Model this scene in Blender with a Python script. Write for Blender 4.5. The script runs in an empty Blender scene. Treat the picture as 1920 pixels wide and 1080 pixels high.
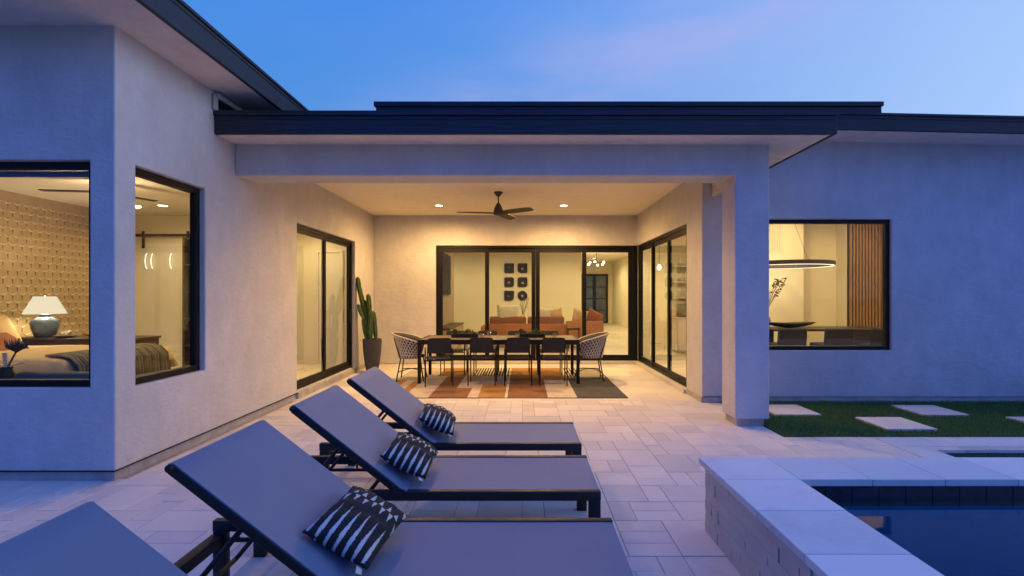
import bpy, bmesh, math, random
from mathutils import Vector, Matrix
random.seed(11)
R = math.radians
sc = bpy.context.scene
col = sc.collection

# ------------------------------------------------------------------ camera
F_PX, U0, V0, EYE = 945.0, 980.0, 556.0, 1.5
cd = bpy.data.cameras.new('camera'); cam = bpy.data.objects.new('camera', cd); col.objects.link(cam)
cam.location = (0, 0, EYE); cam.rotation_euler = (R(90), 0, 0)
cd.sensor_width = 36; cd.lens = F_PX / 1920 * 36
cd.shift_x = (960 - U0) / 1920; cd.shift_y = (V0 - 540) / 1920
cd.clip_start = 0.05; cd.clip_end = 600
sc.camera = cam

# ------------------------------------------------------------------ sky, sun, exposure
SKY = 1.0            # strength of the dusk sky
W = bpy.data.worlds.new('World'); sc.world = W; W.use_nodes = True
nt = W.node_tree; nt.nodes.clear()
def wn(t, **k):
    n = nt.nodes.new(t)
    for a, v in k.items(): setattr(n, a, v)
    return n
def wl(a, b): nt.links.new(a, b)
def wmath(op, a, b=None, clamp=False):
    n = wn('ShaderNodeMath', operation=op, use_clamp=clamp)
    for i, v in enumerate((a, b)):
        if v is None: continue
        if isinstance(v, (int, float)): n.inputs[i].default_value = v
        else: wl(v, n.inputs[i])
    return n.outputs[0]
def wdot(vec, v):
    n = wn('ShaderNodeVectorMath', operation='DOT_PRODUCT'); wl(vec, n.inputs[0]); n.inputs[1].default_value = v
    return n.outputs['Value']
def wmix(f, a, b):
    n = wn('ShaderNodeMix', data_type='RGBA')
    wl(f, n.inputs[0])
    for i, v in ((6, a), (7, b)):
        if isinstance(v, tuple): n.inputs[i].default_value = v + (1,)
        else: wl(v, n.inputs[i])
    return n.outputs[2]
tc = wn('ShaderNodeTexCoord'); D = tc.outputs['Generated']
sep = wn('ShaderNodeSeparateXYZ'); wl(D, sep.inputs[0])
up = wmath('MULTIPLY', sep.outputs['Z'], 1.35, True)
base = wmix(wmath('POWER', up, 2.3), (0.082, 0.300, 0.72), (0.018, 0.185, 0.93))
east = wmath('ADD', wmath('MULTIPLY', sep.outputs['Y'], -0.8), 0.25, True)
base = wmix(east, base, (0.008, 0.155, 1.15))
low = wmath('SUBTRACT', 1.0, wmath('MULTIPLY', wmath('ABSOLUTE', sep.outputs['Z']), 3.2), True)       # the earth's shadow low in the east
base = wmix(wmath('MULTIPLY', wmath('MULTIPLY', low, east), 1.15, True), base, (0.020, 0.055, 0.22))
west = wmath('ADD', wmath('MULTIPLY', wdot(D, (0.995, 0.1, 0.0)), 0.67), 0.33, True)
west = wmath('POWER', west, 2.2)
westlow = wmath('MULTIPLY', west, wmath('SUBTRACT', 1.0, wmath('MULTIPLY', sep.outputs['Z'], 0.35), True))
base = wmix(wmath('MULTIPLY', westlow, 1.1, True), base, (0.56, 0.76, 1.12))
# faint pink cloud streak lying across the sky
dist = wdot(D, (0.374, 0.325, -0.868))
st = wmath('MULTIPLY', dist, 12.0); st = wmath('MULTIPLY', st, st); st = wmath('MULTIPLY', st, -1.0)
st = wmath('POWER', 2.718, st)
mp = wn('ShaderNodeMapping'); wl(D, mp.inputs[0]); mp.inputs['Rotation'].default_value = (0, R(38), 0); mp.inputs['Scale'].default_value = (1.2, 1.2, 5.0)
nz = wn('ShaderNodeTexNoise'); wl(mp.outputs[0], nz.inputs['Vector']); nz.inputs['Scale'].default_value = 2.2; nz.inputs['Detail'].default_value = 5; nz.inputs['Roughness'].default_value = 0.55
cr = wn('ShaderNodeMapRange'); wl(nz.outputs['Fac'], cr.inputs[0]); cr.inputs[1].default_value = 0.36; cr.inputs[2].default_value = 0.72
base = wmix(wmath('MULTIPLY', wmath('MULTIPLY', st, cr.outputs[0]), 0.60, True), base, (0.46, 0.46, 0.84))
base = wmix(wmath('MULTIPLY', cr.outputs[0], 0.04), base, (0.40, 0.50, 0.90))
# weak physical sky below the gradient (sun just set)
sky = wn('ShaderNodeTexSky', sky_type='NISHITA'); sky.sun_disc = False; sky.sun_elevation = R(0.5); sky.sun_rotation = R(75)
addn = wn('ShaderNodeMix', data_type='RGBA', blend_type='ADD'); addn.inputs[0].default_value = 0.002
wl(base, addn.inputs[6]); wl(sky.outputs[0], addn.inputs[7])
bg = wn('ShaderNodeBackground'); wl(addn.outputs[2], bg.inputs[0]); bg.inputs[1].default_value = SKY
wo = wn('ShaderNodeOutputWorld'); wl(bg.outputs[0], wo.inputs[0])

sl = bpy.data.lights.new('afterglow', 'SUN'); sl.energy = 1.0; sl.angle = R(50); sl.color = (0.56, 0.60, 1.0)
so = bpy.data.objects.new('afterglow', sl); col.objects.link(so)
so.rotation_euler = Vector((-0.97, -0.12, -0.17)).to_track_quat('-Z', 'Y').to_euler()

sc.view_settings.view_transform = 'Standard'; sc.view_settings.look = 'None'
sc.view_settings.exposure = 0; sc.view_settings.gamma = 1; sc.view_settings.use_curve_mapping = False
sc.render.engine = 'CYCLES'
cy = sc.cycles
cy.use_denoising = True
try: cy.denoiser = 'OPENIMAGEDENOISE'
except Exception: pass
cy.max_bounces = 9; cy.diffuse_bounces = 4; cy.glossy_bounces = 4; cy.transparent_max_bounces = 16; cy.transmission_bounces = 4
cy.caustics_reflective = False; cy.caustics_refractive = False
cy.sample_clamp_indirect = 3.0
cy.use_light_tree = True

# ------------------------------------------------------------------ materials
def new_mat(name):
    m = bpy.data.materials.new(name); m.use_nodes = True
    return m, m.node_tree, m.node_tree.nodes['Principled BSDF']
def N(t, typ, **k):
    n = t.nodes.new(typ)
    for a, v in k.items(): setattr(n, a, v)
    return n
def M_(t, op, a, b=None, c=None, clamp=False):
    n = N(t, 'ShaderNodeMath', operation=op, use_clamp=clamp)
    for i, v in enumerate((a, b, c)):
        if v is None: continue
        if isinstance(v, (int, float)): n.inputs[i].default_value = v
        else: t.links.new(v, n.inputs[i])
    return n.outputs[0]
def MixC(t, f, a, b, blend='MIX'):
    n = N(t, 'ShaderNodeMix', data_type='RGBA', blend_type=blend)
    if isinstance(f, (int, float)): n.inputs[0].default_value = f
    else: t.links.new(f, n.inputs[0])
    for i, v in ((6, a), (7, b)):
        if isinstance(v, tuple): n.inputs[i].default_value = v[:3] + (1,)
        else: t.links.new(v, n.inputs[i])
    return n.outputs[2]
def noise(t, scale, detail=3, rough=0.55, coord=None, stretch=None):
    if coord is None:
        g = N(t, 'ShaderNodeNewGeometry'); coord = g.outputs['Position']
    if stretch:
        mp = N(t, 'ShaderNodeMapping'); mp.inputs['Scale'].default_value = stretch; t.links.new(coord, mp.inputs[0]); coord = mp.outputs[0]
    n = N(t, 'ShaderNodeTexNoise'); n.inputs['Scale'].default_value = scale; n.inputs['Detail'].default_value = detail; n.inputs['Roughness'].default_value = rough
    t.links.new(coord, n.inputs['Vector'])
    return n.outputs['Fac']
def rng(t, v, a, b, c=0.0, d=1.0):
    n = N(t, 'ShaderNodeMapRange'); t.links.new(v, n.inputs[0])
    for i, x in zip((1, 2, 3, 4), (a, b, c, d)): n.inputs[i].default_value = x
    return n.outputs[0]
def bump(t, bs, h, strength, dist):
    n = N(t, 'ShaderNodeBump'); n.inputs['Strength'].default_value = strength; n.inputs['Distance'].default_value = dist
    t.links.new(h, n.inputs['Height']); t.links.new(n.outputs[0], bs.inputs['Normal'])
def simple(name, c, rough=0.6, metal=0.0, vary=0.12, scale=6.0, bumps=0.0, bscale=60, stretch=None, spec=None, obj_coord=False):
    m, t, b = new_mat(name)
    co = None
    if obj_coord: co = N(t, 'ShaderNodeTexCoord').outputs['Object']
    n = noise(t, scale, 4, 0.6, co, stretch)
    lo = tuple(x * (1 - vary) for x in c); hi = tuple(min(1, x * (1 + vary)) for x in c)
    t.links.new(MixC(t, rng(t, n, 0.3, 0.7), lo, hi), b.inputs['Base Color'])
    t.links.new(rng(t, n, 0.3, 0.7, max(0.02, rough - 0.06), min(1, rough + 0.06)), b.inputs['Roughness'])
    b.inputs['Metallic'].default_value = metal
    if spec is not None: b.inputs['Specular IOR Level'].default_value = spec
    if bumps: bump(t, b, noise(t, bscale, 3, 0.6, co), bumps, 0.01)
    return m
def stucco(name, c):
    m, t, b = new_mat(name)
    n1 = noise(t, 0.9, 5, 0.6); n2 = noise(t, 4.5, 5, 0.65, stretch=(1, 1, 0.55)); n3 = noise(t, 34, 4, 0.6); n4 = noise(t, 11, 4, 0.6, stretch=(1, 1, 1.6))
    n5 = noise(t, 1.9, 6, 0.72, stretch=(1, 1, 0.8))
    mot = M_(t, 'MULTIPLY_ADD', n1, 0.3, M_(t, 'MULTIPLY_ADD', n2, 0.3, M_(t, 'MULTIPLY', n5, 0.4)))
    c1 = MixC(t, rng(t, mot, 0.34, 0.66), tuple(x * 0.83 for x in c), tuple(min(1, x * 1.12) for x in c))
    # hairline trowel stains
    sm = noise(t, 2.2, 6, 0.7, stretch=(1, 1, 1.3))
    c1 = MixC(t, rng(t, sm, 0.60, 0.72, 0, 0.28), c1, tuple(x * 0.66 for x in c))
    t.links.new(c1, b.inputs['Base Color'])
    b.inputs['Roughness'].default_value = 0.92; b.inputs['Specular IOR Level'].default_value = 0.2
    h = M_(t, 'ADD', M_(t, 'MULTIPLY', n3, 0.35), M_(t, 'MULTIPLY', n4, 0.9))
    bump(t, b, h, 0.85, 0.012)
    return m
def emit(name, c, s):
    m, t, b = new_mat(name)
    t.nodes.remove(b); e = N(t, 'ShaderNodeEmission'); e.inputs[0].default_value = c + (1,); e.inputs[1].default_value = s
    t.links.new(e.outputs[0], t.nodes['Material Output'].inputs[0])
    return m
def glassy(name, f0, tint, rough=0.0, ripple=0.0, rscale=4.0):
    """clear sheet: mostly transparent, mirror-like by Schlick's law (the same from both sides)"""
    m, t, b = new_mat(name); t.nodes.remove(b)
    g = N(t, 'ShaderNodeNewGeometry')
    d = N(t, 'ShaderNodeVectorMath', operation='DOT_PRODUCT'); t.links.new(g.outputs['Normal'], d.inputs[0]); t.links.new(g.outputs['Incoming'], d.inputs[1])
    c = M_(t, 'SUBTRACT', 1.0, M_(t, 'ABSOLUTE', d.outputs['Value']), clamp=True)
    fr = M_(t, 'MULTIPLY_ADD', M_(t, 'POWER', c, 5.0), 1 - f0, f0, clamp=True)
    tr = N(t, 'ShaderNodeBsdfTransparent'); tr.inputs[0].default_value = tint + (1,)
    gl = N(t, 'ShaderNodeBsdfGlossy'); gl.inputs['Roughness'].default_value = rough; gl.inputs['Color'].default_value = (0.95, 0.95, 0.95, 1)
    if ripple:
        bp = N(t, 'ShaderNodeBump'); bp.inputs['Strength'].default_value = ripple; bp.inputs['Distance'].default_value = 0.02
        t.links.new(noise(t, rscale, 3, 0.5), bp.inputs['Height']); t.links.new(bp.outputs[0], gl.inputs['Normal'])
    mx = N(t, 'ShaderNodeMixShader'); t.links.new(fr, mx.inputs[0]); t.links.new(tr.outputs[0], mx.inputs[1]); t.links.new(gl.outputs[0], mx.inputs[2])
    t.links.new(mx.outputs[0], t.nodes['Material Output'].inputs[0])
    return m
def island_stone(name, c, spread=0.16, rough=0.75, pits=True):
    m, t, b = new_mat(name)
    g = N(t, 'ShaderNodeNewGeometry'); oi = N(t, 'ShaderNodeObjectInfo')
    r = M_(t, 'FRACT', M_(t, 'ADD', g.outputs['Random Per Island'], M_(t, 'MULTIPLY', oi.outputs['Random'], 3.7)))
    n1 = noise(t, 3.0, 5, 0.6); n2 = noise(t, 26, 4, 0.65, stretch=(0.5, 1.3, 1)); n3 = noise(t, 90, 2, 0.5)
    f = M_(t, 'ADD', M_(t, 'MULTIPLY', r, 0.5), M_(t, 'ADD', M_(t, 'MULTIPLY', n1, 0.45), M_(t, 'MULTIPLY', n2, 0.35)))
    cc = MixC(t, rng(t, f, 0.3, 1.0), tuple(x * (1 - spread) for x in c), tuple(min(1, x * (1 + spread)) for x in c))
    warm = MixC(t, rng(t, r, 0.0, 1.0, 0, 0.35), cc, (c[0] * 1.03, c[1] * 0.93, c[2] * 0.82))
    st = noise(t, 1.3, 6, 0.7)
    warm = MixC(t, rng(t, st, 0.55, 0.72, 0, 0.42), warm, tuple(x * 0.60 for x in c))
    if pits: warm = MixC(t, rng(t, n3, 0.70, 0.78, 0, 0.5), warm, tuple(x * 0.55 for x in c))
    t.links.new(warm, b.inputs['Base Color'])
    t.links.new(rng(t, n2, 0.3, 0.7, rough - 0.14, rough + 0.08), b.inputs['Roughness'])
    b.inputs['Specular IOR Level'].default_value = 0.35
    bump(t, b, M_(t, 'ADD', n2, M_(t, 'MULTIPLY', n3, 0.5)), 0.25, 0.006)
    return m

MT = {}
MT['stucco'] = stucco('stucco', (0.572, 0.548, 0.532))
MT['soffit'] = stucco('soffit_paint', (0.72, 0.66, 0.62))
MT['ceiling'] = simple('patio_ceiling_paint', (0.86, 0.77, 0.64), 0.85, vary=0.04, bumps=0.06)
MT['foundation'] = simple('foundation_concrete', (0.40, 0.37, 0.34), 0.9, vary=0.2, bumps=0.3, bscale=50)
MT['fascia'] = simple('dark_fascia_wood', (0.014, 0.022, 0.033), 0.62, vary=0.75, scale=5, stretch=(0.35, 0.35, 14), bumps=0.25, bscale=40)
MT['black_frame'] = simple('black_aluminium', (0.0075, 0.0068, 0.0066), 0.5, vary=0.15, spec=0.22)
MT['glass'] = glassy('window_glass', 0.018, (0.97, 0.975, 0.965))
MT['clear'] = glassy('drinking_glass', 0.10, (0.93, 0.93, 0.92))
MT['paver'] = island_stone('travertine_paver', (0.645, 0.60, 0.55), 0.19)
MT['joint'] = simple('joint_sand', (0.33, 0.30, 0.27), 0.95, vary=0.3, scale=30)
MT['earth'] = simple('desert_earth', (0.22, 0.18, 0.14), 0.95, vary=0.25, scale=2)
MT['coping'] = island_stone('limestone_coping', (0.71, 0.70, 0.68), 0.17, 0.7)
MT['block'] = island_stone('ledger_stone', (0.60, 0.53, 0.47), 0.08, 0.9)
MT['tile_navy'] = simple('navy_waterline_tile', (0.016, 0.018, 0.034), 0.18, vary=0.5, scale=9)
MT['grout'] = simple('pool_grout', (0.05, 0.05, 0.065), 0.8)
MT['basin'] = simple('pool_plaster', (0.002, 0.19, 0.29), 0.7, vary=0.2, scale=3)
MT['water'] = glassy('pool_water', 0.065, (0.25, 0.84, 0.92), 0.0, 0.05, 2.2)
MT['turf_base'] = simple('turf_base', (0.022, 0.045, 0.012), 0.95, vary=0.3, scale=20)
MT['inner_wall'] = simple('interior_paint', (0.78, 0.72, 0.55), 0.85, vary=0.03, scale=1.5)
MT['inner_floor'] = simple('interior_tile_floor', (0.62, 0.56, 0.47), 0.32, vary=0.10, scale=1.6, bumps=0.03)
MT['inner_ceiling'] = simple('interior_ceiling_paint', (0.76, 0.71, 0.62), 0.9, vary=0.02)
MT['tv_wall'] = simple('taupe_stone_wall', (0.40, 0.31, 0.23), 0.6, vary=0.2, scale=2.5)
MT['lounger_metal'] = simple('charcoal_powder_coat', (0.022, 0.0185, 0.0175), 0.5, vary=0.2, scale=20, spec=0.32)
MT['black_metal'] = simple('black_steel', (0.009, 0.008, 0.008), 0.45, vary=0.1, spec=0.25)
MT['fan'] = simple('bronze_fan', (0.045, 0.032, 0.022), 0.5, vary=0.25, scale=9)
MT['terracotta'] = simple('terracotta_fabric', (0.31, 0.130, 0.066), 0.85, vary=0.10, scale=9, bumps=0.2, bscale=200)
MT['tan'] = simple('tan_fabric', (0.58, 0.40, 0.20), 0.9, vary=0.12, scale=8, bumps=0.2, bscale=150)
MT['cream'] = simple('cream_fabric', (0.66, 0.58, 0.46), 0.9, vary=0.08, scale=8)
MT['rustcloth'] = simple('rust_fabric', (0.28, 0.10, 0.045), 0.9, vary=0.15, scale=9)
MT['teal'] = simple('teal_velvet', (0.022, 0.055, 0.065), 0.7, vary=0.2, scale=7)
MT['duvet'] = simple('camel_duvet', (0.50, 0.37, 0.22), 0.9, vary=0.08, scale=4, bumps=0.2, bscale=12)
MT['bedside'] = simple('brown_bed_side', (0.20, 0.13, 0.08), 0.85, vary=0.1)
MT['darkwood'] = simple('dark_walnut', (0.045, 0.028, 0.018), 0.45, vary=0.35, scale=7, stretch=(0.4, 4, 4))
MT['slatwood'] = simple('oak_slat', (0.33, 0.195, 0.088), 0.55, vary=0.35, scale=10, stretch=(6, 6, 0.4))
MT['white'] = simple('white_paint', (0.72, 0.68, 0.60), 0.6, vary=0.03)
MT['paper'] = simple('tan_relief_wallpaper', (0.46, 0.34, 0.17), 0.75, vary=0.10, scale=5)
MT['throw'] = simple('olive_throw', (0.17, 0.145, 0.10), 0.9, vary=0.15, scale=15)
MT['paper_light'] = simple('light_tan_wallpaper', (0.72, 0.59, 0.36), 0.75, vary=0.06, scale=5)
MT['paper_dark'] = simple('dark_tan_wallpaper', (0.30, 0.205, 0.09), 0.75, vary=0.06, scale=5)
MT['throw_dark'] = simple('dark_olive_stripe', (0.10, 0.085, 0.06), 0.9, vary=0.15, scale=15)
MT['ceramic'] = simple('blue_grey_ceramic', (0.13, 0.19, 0.26), 0.3, vary=0.15, scale=12)
MT['pot'] = simple('charcoal_pot', (0.045, 0.047, 0.055), 0.8, vary=0.12, scale=15)
MT['soil'] = simple('soil', (0.05, 0.035, 0.025), 0.95, vary=0.4, scale=60)
MT['cactus'] = simple('cactus_green', (0.045, 0.085, 0.022), 0.7, vary=0.35, scale=14, bumps=0.2)
MT['leaf'] = simple('succulent_leaf', (0.05, 0.075, 0.022), 0.65, vary=0.45, scale=40)
MT['cord'] = simple('cream_cord', (0.62, 0.55, 0.45), 0.85, vary=0.1, scale=50)
MT['sling_dark'] = simple('black_strap', (0.016, 0.015, 0.015), 0.7, vary=0.2, scale=40)
MT['artblack'] = simple('black_plaque', (0.018, 0.014, 0.012), 0.6, vary=0.2)
MT['brass'] = simple('brass', (0.45, 0.30, 0.12), 0.3, metal=1.0)
MT['screen'] = simple('tv_screen', (0.006, 0.006, 0.007), 0.45, vary=0.05, spec=0.15)
MT['doorglass'] = simple('dusk_blue_door_glass', (0.05, 0.09, 0.16), 0.1, vary=0.3, scale=3)
MT['shutter'] = simple('roller_shade', (0.10, 0.13, 0.20), 0.8, vary=0.05)
MT['metal_white'] = simple('pale_flashing', (0.50, 0.48, 0.46), 0.5, vary=0.1)
MT['lamp_on'] = emit('downlight_glow', (1.0, 0.80, 0.50), 14.0)
MT['ring_on'] = emit('ring_glow', (1.0, 0.86, 0.62), 2.6)
MT['shade_on'] = emit('lampshade_glow', (1.0, 0.85, 0.58), 0.95)
MT['bulb_on'] = emit('bulb_glow', (1.0, 0.82, 0.55), 9.0)
MT['sconce_on'] = emit('sconce_glow', (1.0, 0.86, 0.60), 2.2)  # glow of the arcs that imitate reflections

def sling_mat():
    m, t, b = new_mat('grey_sling_mesh')
    co = N(t, 'ShaderNodeTexCoord').outputs['Object']
    w1 = N(t, 'ShaderNodeTexWave', wave_type='BANDS', bands_direction='X'); w1.inputs['Scale'].default_value = 110; t.links.new(co, w1.inputs['Vector'])
    w2 = N(t, 'ShaderNodeTexWave', wave_type='BANDS', bands_direction='Y'); w2.inputs['Scale'].default_value = 110; t.links.new(co, w2.inputs['Vector'])
    n = noise(t, 3, 4, 0.6); h = M_(t, 'MULTIPLY', w1.outputs['Fac'], w2.outputs['Fac'])
    f = M_(t, 'ADD', M_(t, 'MULTIPLY', h, 0.35), M_(t, 'MULTIPLY', n, 0.65))
    t.links.new(MixC(t, f, (0.098, 0.134, 0.205), (0.138, 0.187, 0.285)), b.inputs['Base Color'])
    b.inputs['Roughness'].default_value = 0.62; b.inputs['Specular IOR Level'].default_value = 0.4
    b.inputs['Sheen Weight'].default_value = 0.15
    bump(t, b, M_(t, 'ADD', M_(t, 'MULTIPLY', h, 0.06), noise(t, 4.5, 4, 0.5, stretch=(1.6, 0.7, 1))), 0.16, 0.03)
    return m
MT['sling'] = sling_mat()

def pillow_mat():
    m, t, b = new_mat('black_white_spike_weave')
    co = N(t, 'ShaderNodeTexCoord').outputs['Generated']
    wob = noise(t, 70, 3, 0.6, co)
    s3 = N(t, 'ShaderNodeSeparateXYZ'); t.links.new(co, s3.inputs[0])
    s = M_(t, 'ADD', s3.outputs['Y'], M_(t, 'MULTIPLY_ADD', wob, 0.03, -0.015)); tt = M_(t, 'ADD', s3.outputs['X'], M_(t, 'MULTIPLY_ADD', wob, 0.05, -0.025))
    def zone(a, b_, wa, wb, off):
        fr = M_(t, 'FRACT', M_(t, 'MULTIPLY_ADD', tt, 7.0, off))
        d = M_(t, 'ABSOLUTE', M_(t, 'SUBTRACT', fr, 0.5))
        hw = rng(t, s, a, b_, wa, wb)
        ins = M_(t, 'MULTIPLY', M_(t, 'GREATER_THAN', s, a), M_(t, 'LESS_THAN', s, b_))
        return M_(t, 'MULTIPLY', M_(t, 'LESS_THAN', d, hw), ins)
    z = zone(0.03, 0.10, 0.13, 0.205, 0.2)
    z = M_(t, 'MAXIMUM', z, zone(0.10, 0.47, 0.205, -0.01, 0.2))
    z = M_(t, 'MAXIMUM', z, zone(0.535, 0.665, -0.02, 0.245, 0.7))
    z = M_(t, 'MAXIMUM', z, zone(0.69, 0.815, 0.245, -0.02, 0.2))
    z = M_(t, 'MAXIMUM', z, zone(0.855, 0.97, -0.02, 0.24, 0.7))
    t.links.new(MixC(t, z, (0.010, 0.009, 0.012), (0.54, 0.53, 0.52)), b.inputs['Base Color'])
    b.inputs['Roughness'].default_value = 0.9
    bump(t, b, M_(t, 'ADD', noise(t, 160, 2, 0.5, co), M_(t, 'MULTIPLY', z, 0.6)), 0.35, 0.004)
    return m
MT['spikes'] = pillow_mat()

def rug_mat(name, c, scale=60):
    m, t, b = new_mat(name)
    n = noise(t, scale, 3, 0.7, stretch=(1, 2.2, 1)); n2 = noise(t, 4, 4, 0.6)
    f = M_(t, 'ADD', M_(t, 'MULTIPLY', n, 0.7), M_(t, 'MULTIPLY', n2, 0.3))
    t.links.new(MixC(t, rng(t, f, 0.35, 0.65), tuple(x * 0.62 for x in c), tuple(min(1, x * 1.3) for x in c)), b.inputs['Base Color'])
    b.inputs['Roughness'].default_value = 0.95; b.inputs['Specular IOR Level'].default_value = 0.1
    bump(t, b, n, 0.5, 0.004)
    return m
RUG = [rug_mat('rug_cream', (0.55, 0.46, 0.36)), rug_mat('rug_rust', (0.24, 0.120, 0.064)), rug_mat('rug_ochre', (0.38, 0.20, 0.075)),
       rug_mat('rug_charcoal', (0.095, 0.090, 0.090), 48), rug_mat('rug_ivory', (0.66, 0.57, 0.44)), rug_mat('rug_black', (0.03, 0.027, 0.025))]

# ------------------------------------------------------------------ mesh helpers
class MB:
    def __init__(s): s.bm = bmesh.new()
    def box(s, x0, x1, y0, y1, z0, z1, bev=0.0, seg=1, mat=None, mi=0):
        m = Matrix.Translation(((x0 + x1) / 2, (y0 + y1) / 2, (z0 + z1) / 2)) @ Matrix.Diagonal((abs(x1 - x0), abs(y1 - y0), abs(z1 - z0), 1))
        if mat is not None: m = mat @ m
        t = bmesh.new(); bmesh.ops.create_cube(t, size=1.0, matrix=m)
        if bev: bmesh.ops.bevel(t, geom=list(t.edges), offset=bev, segments=seg, profile=0.5, affect='EDGES')
        s.merge(t, mi); return s
    def merge(s, t, mi=0):
        me = bpy.data.meshes.new('tmp'); 
        for f in t.faces: f.material_index = mi
        t.to_mesh(me); t.free(); s.bm.from_mesh(me); bpy.data.meshes.remove(me)
    def loft(s, rings, caps=True, closed=True, mi=0):
        bm = s.bm; vs = [[bm.verts.new(p) for p in r] for r in rings]; n = len(rings[0])
        for a, b in zip(vs[:-1], vs[1:]):
            for i in range(n if closed else n - 1):
                j = (i + 1) % n
                f = bm.faces.new((a[i], a[j], b[j], b[i])); f.material_index = mi
        if caps and closed:
            for r, rev in ((vs[0], True), (vs[-1], False)):
                f = bm.faces.new(list(reversed(r)) if rev else r); f.material_index = mi
        return s
    def tube(s, pts, r, n=8, mi=0, flat=None):
        pts = [Vector(p) for p in pts]; rings = []; u = None
        for i, p in enumerate(pts):
            d = (pts[min(i + 1, len(pts) - 1)] - pts[max(i - 1, 0)]).normalized()
            if u is None:
                u = d.orthogonal().normalized() if abs(d.z) > 0.9 else d.cross(Vector((0, 0, 1))).normalized()
            u = (u - d * u.dot(d)).normalized(); v = d.cross(u)
            rr = r[i] if isinstance(r, (list, tuple)) else r
            rings.append([p + u * (rr * math.cos(2 * math.pi * k / n)) + v * ((flat or 1) * rr * math.sin(2 * math.pi * k / n)) for k in range(n)])
        return s.loft(rings, mi=mi)
    def bar(s, p, q, w, h, upv=(0, 0, 1), bev=0.0):
        p, q = Vector(p), Vector(q); d = q - p; L = d.length; d.normalize()
        upv = Vector(upv); sx = d.cross(upv).normalized(); uz = sx.cross(d)
        m = Matrix(((d.x, sx.x, uz.x, (p.x + q.x) / 2), (d.y, sx.y, uz.y, (p.y + q.y) / 2), (d.z, sx.z, uz.z, (p.z + q.z) / 2), (0, 0, 0, 1)))
        return s.box(-L / 2, L / 2, -w / 2, w / 2, -h / 2, h / 2, bev, mat=m)
    def lathe(s, prof, c=(0, 0, 0), n=28, mi=0, caps=True):
        return s.loft([[(c[0] + r * math.cos(2 * math.pi * k / n), c[1] + r * math.sin(2 * math.pi * k / n), c[2] + z) for k in range(n)] for r, z in prof], mi=mi, caps=caps)
    def voxels(s, xs, ys, zs, fill):
        vmap = {}
        def V(i, j, k):
            if (i, j, k) not in vmap: vmap[(i, j, k)] = s.bm.verts.new((xs[i], ys[j], zs[k]))
            return vmap[(i, j, k)]
        nx, ny, nz_ = len(xs) - 1, len(ys) - 1, len(zs) - 1
        F = {}
        for i in range(nx):
            for j in range(ny):
                for k in range(nz_):
                    F[i, j, k] = fill((xs[i] + xs[i + 1]) / 2, (ys[j] + ys[j + 1]) / 2, (zs[k] + zs[k + 1]) / 2)
        for (i, j, k), f in F.items():
            if not f: continue
            g = lambda a, b, c: F.get((a, b, c), False)
            if not g(i - 1, j, k): s.bm.faces.new((V(i, j, k), V(i, j, k + 1), V(i, j + 1, k + 1), V(i, j + 1, k)))
            if not g(i + 1, j, k): s.bm.faces.new((V(i + 1, j, k), V(i + 1, j + 1, k), V(i + 1, j + 1, k + 1), V(i + 1, j, k + 1)))
            if not g(i, j - 1, k): s.bm.faces.new((V(i, j, k), V(i + 1, j, k), V(i + 1, j, k + 1), V(i, j, k + 1)))
            if not g(i, j + 1, k): s.bm.faces.new((V(i, j + 1, k), V(i, j + 1, k + 1), V(i + 1, j + 1, k + 1), V(i + 1, j + 1, k)))
            if not g(i, j, k - 1): s.bm.faces.new((V(i, j, k), V(i, j + 1, k), V(i + 1, j + 1, k), V(i + 1, j, k)))
            if not g(i, j, k + 1): s.bm.faces.new((V(i, j, k + 1), V(i + 1, j, k + 1), V(i + 1, j + 1, k + 1), V(i, j + 1, k + 1)))
        return s
    def build(s, name, mat, parent=None, smooth=None, bevel=0.0, loc=None):
        bmesh.ops.recalc_face_normals(s.bm, faces=list(s.bm.faces))
        me = bpy.data.meshes.new(name); s.bm.to_mesh(me); s.bm.free()
        for m in (mat if isinstance(mat, (list, tuple)) else [mat]): me.materials.append(m)
        if smooth:
            for p in me.polygons: p.use_smooth = True
            if smooth is not True:
                me.set_sharp_from_angle(angle=R(smooth))
        o = bpy.data.objects.new(name, me); col.objects.link(o)
        if parent is not None: o.parent = parent
        if loc: o.location = loc
        if bevel:
            b = o.modifiers.new('edge', 'BEVEL'); b.width = bevel; b.segments = 2; b.limit_method = 'ANGLE'; b.angle_limit = R(40)
        return o
def tag(o, label=None, cat=None, group=None, kind=None):
    if label: o['label'] = label
    if cat: o['category'] = cat
    if group: o['group'] = group
    if kind: o['kind'] = kind
    return o
def thing(name, label, cat, loc=(0, 0, 0), rz=0.0, group=None):
    o = bpy.data.objects.new(name, None); col.objects.link(o); o.empty_display_size = 0.1
    o.location = loc; o.rotation_euler = (0, 0, rz)
    return tag(o, label, cat, group)
def copy_tree(o, parent=None):
    c = o.copy(); col.objects.link(c)
    if parent is not None: c.parent = parent
    for ch in list(o.children): copy_tree(ch, c)
    return c
def B(*a, **k): return MB().box(*a, **k)
def lamp(parent, kind, loc, energy, color, radius=0.05, spot=None, blend=0.6, aim=None):
    l = bpy.data.lights.new('lamp_light', kind); l.energy = energy; l.color = color
    if kind == 'AREA': l.shape = 'DISK'; l.size = radius * 2
    else: l.shadow_soft_size = radius
    if kind == 'SPOT': l.spot_size = R(spot); l.spot_blend = blend
    o = bpy.data.objects.new('lamp_light', l); col.objects.link(o); o.parent = parent; o.location = loc
    if aim: o.rotation_euler = Vector(aim).to_track_quat('-Z', 'Y').to_euler()
    return o
WARM = (1.0, 0.59, 0.225)

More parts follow.
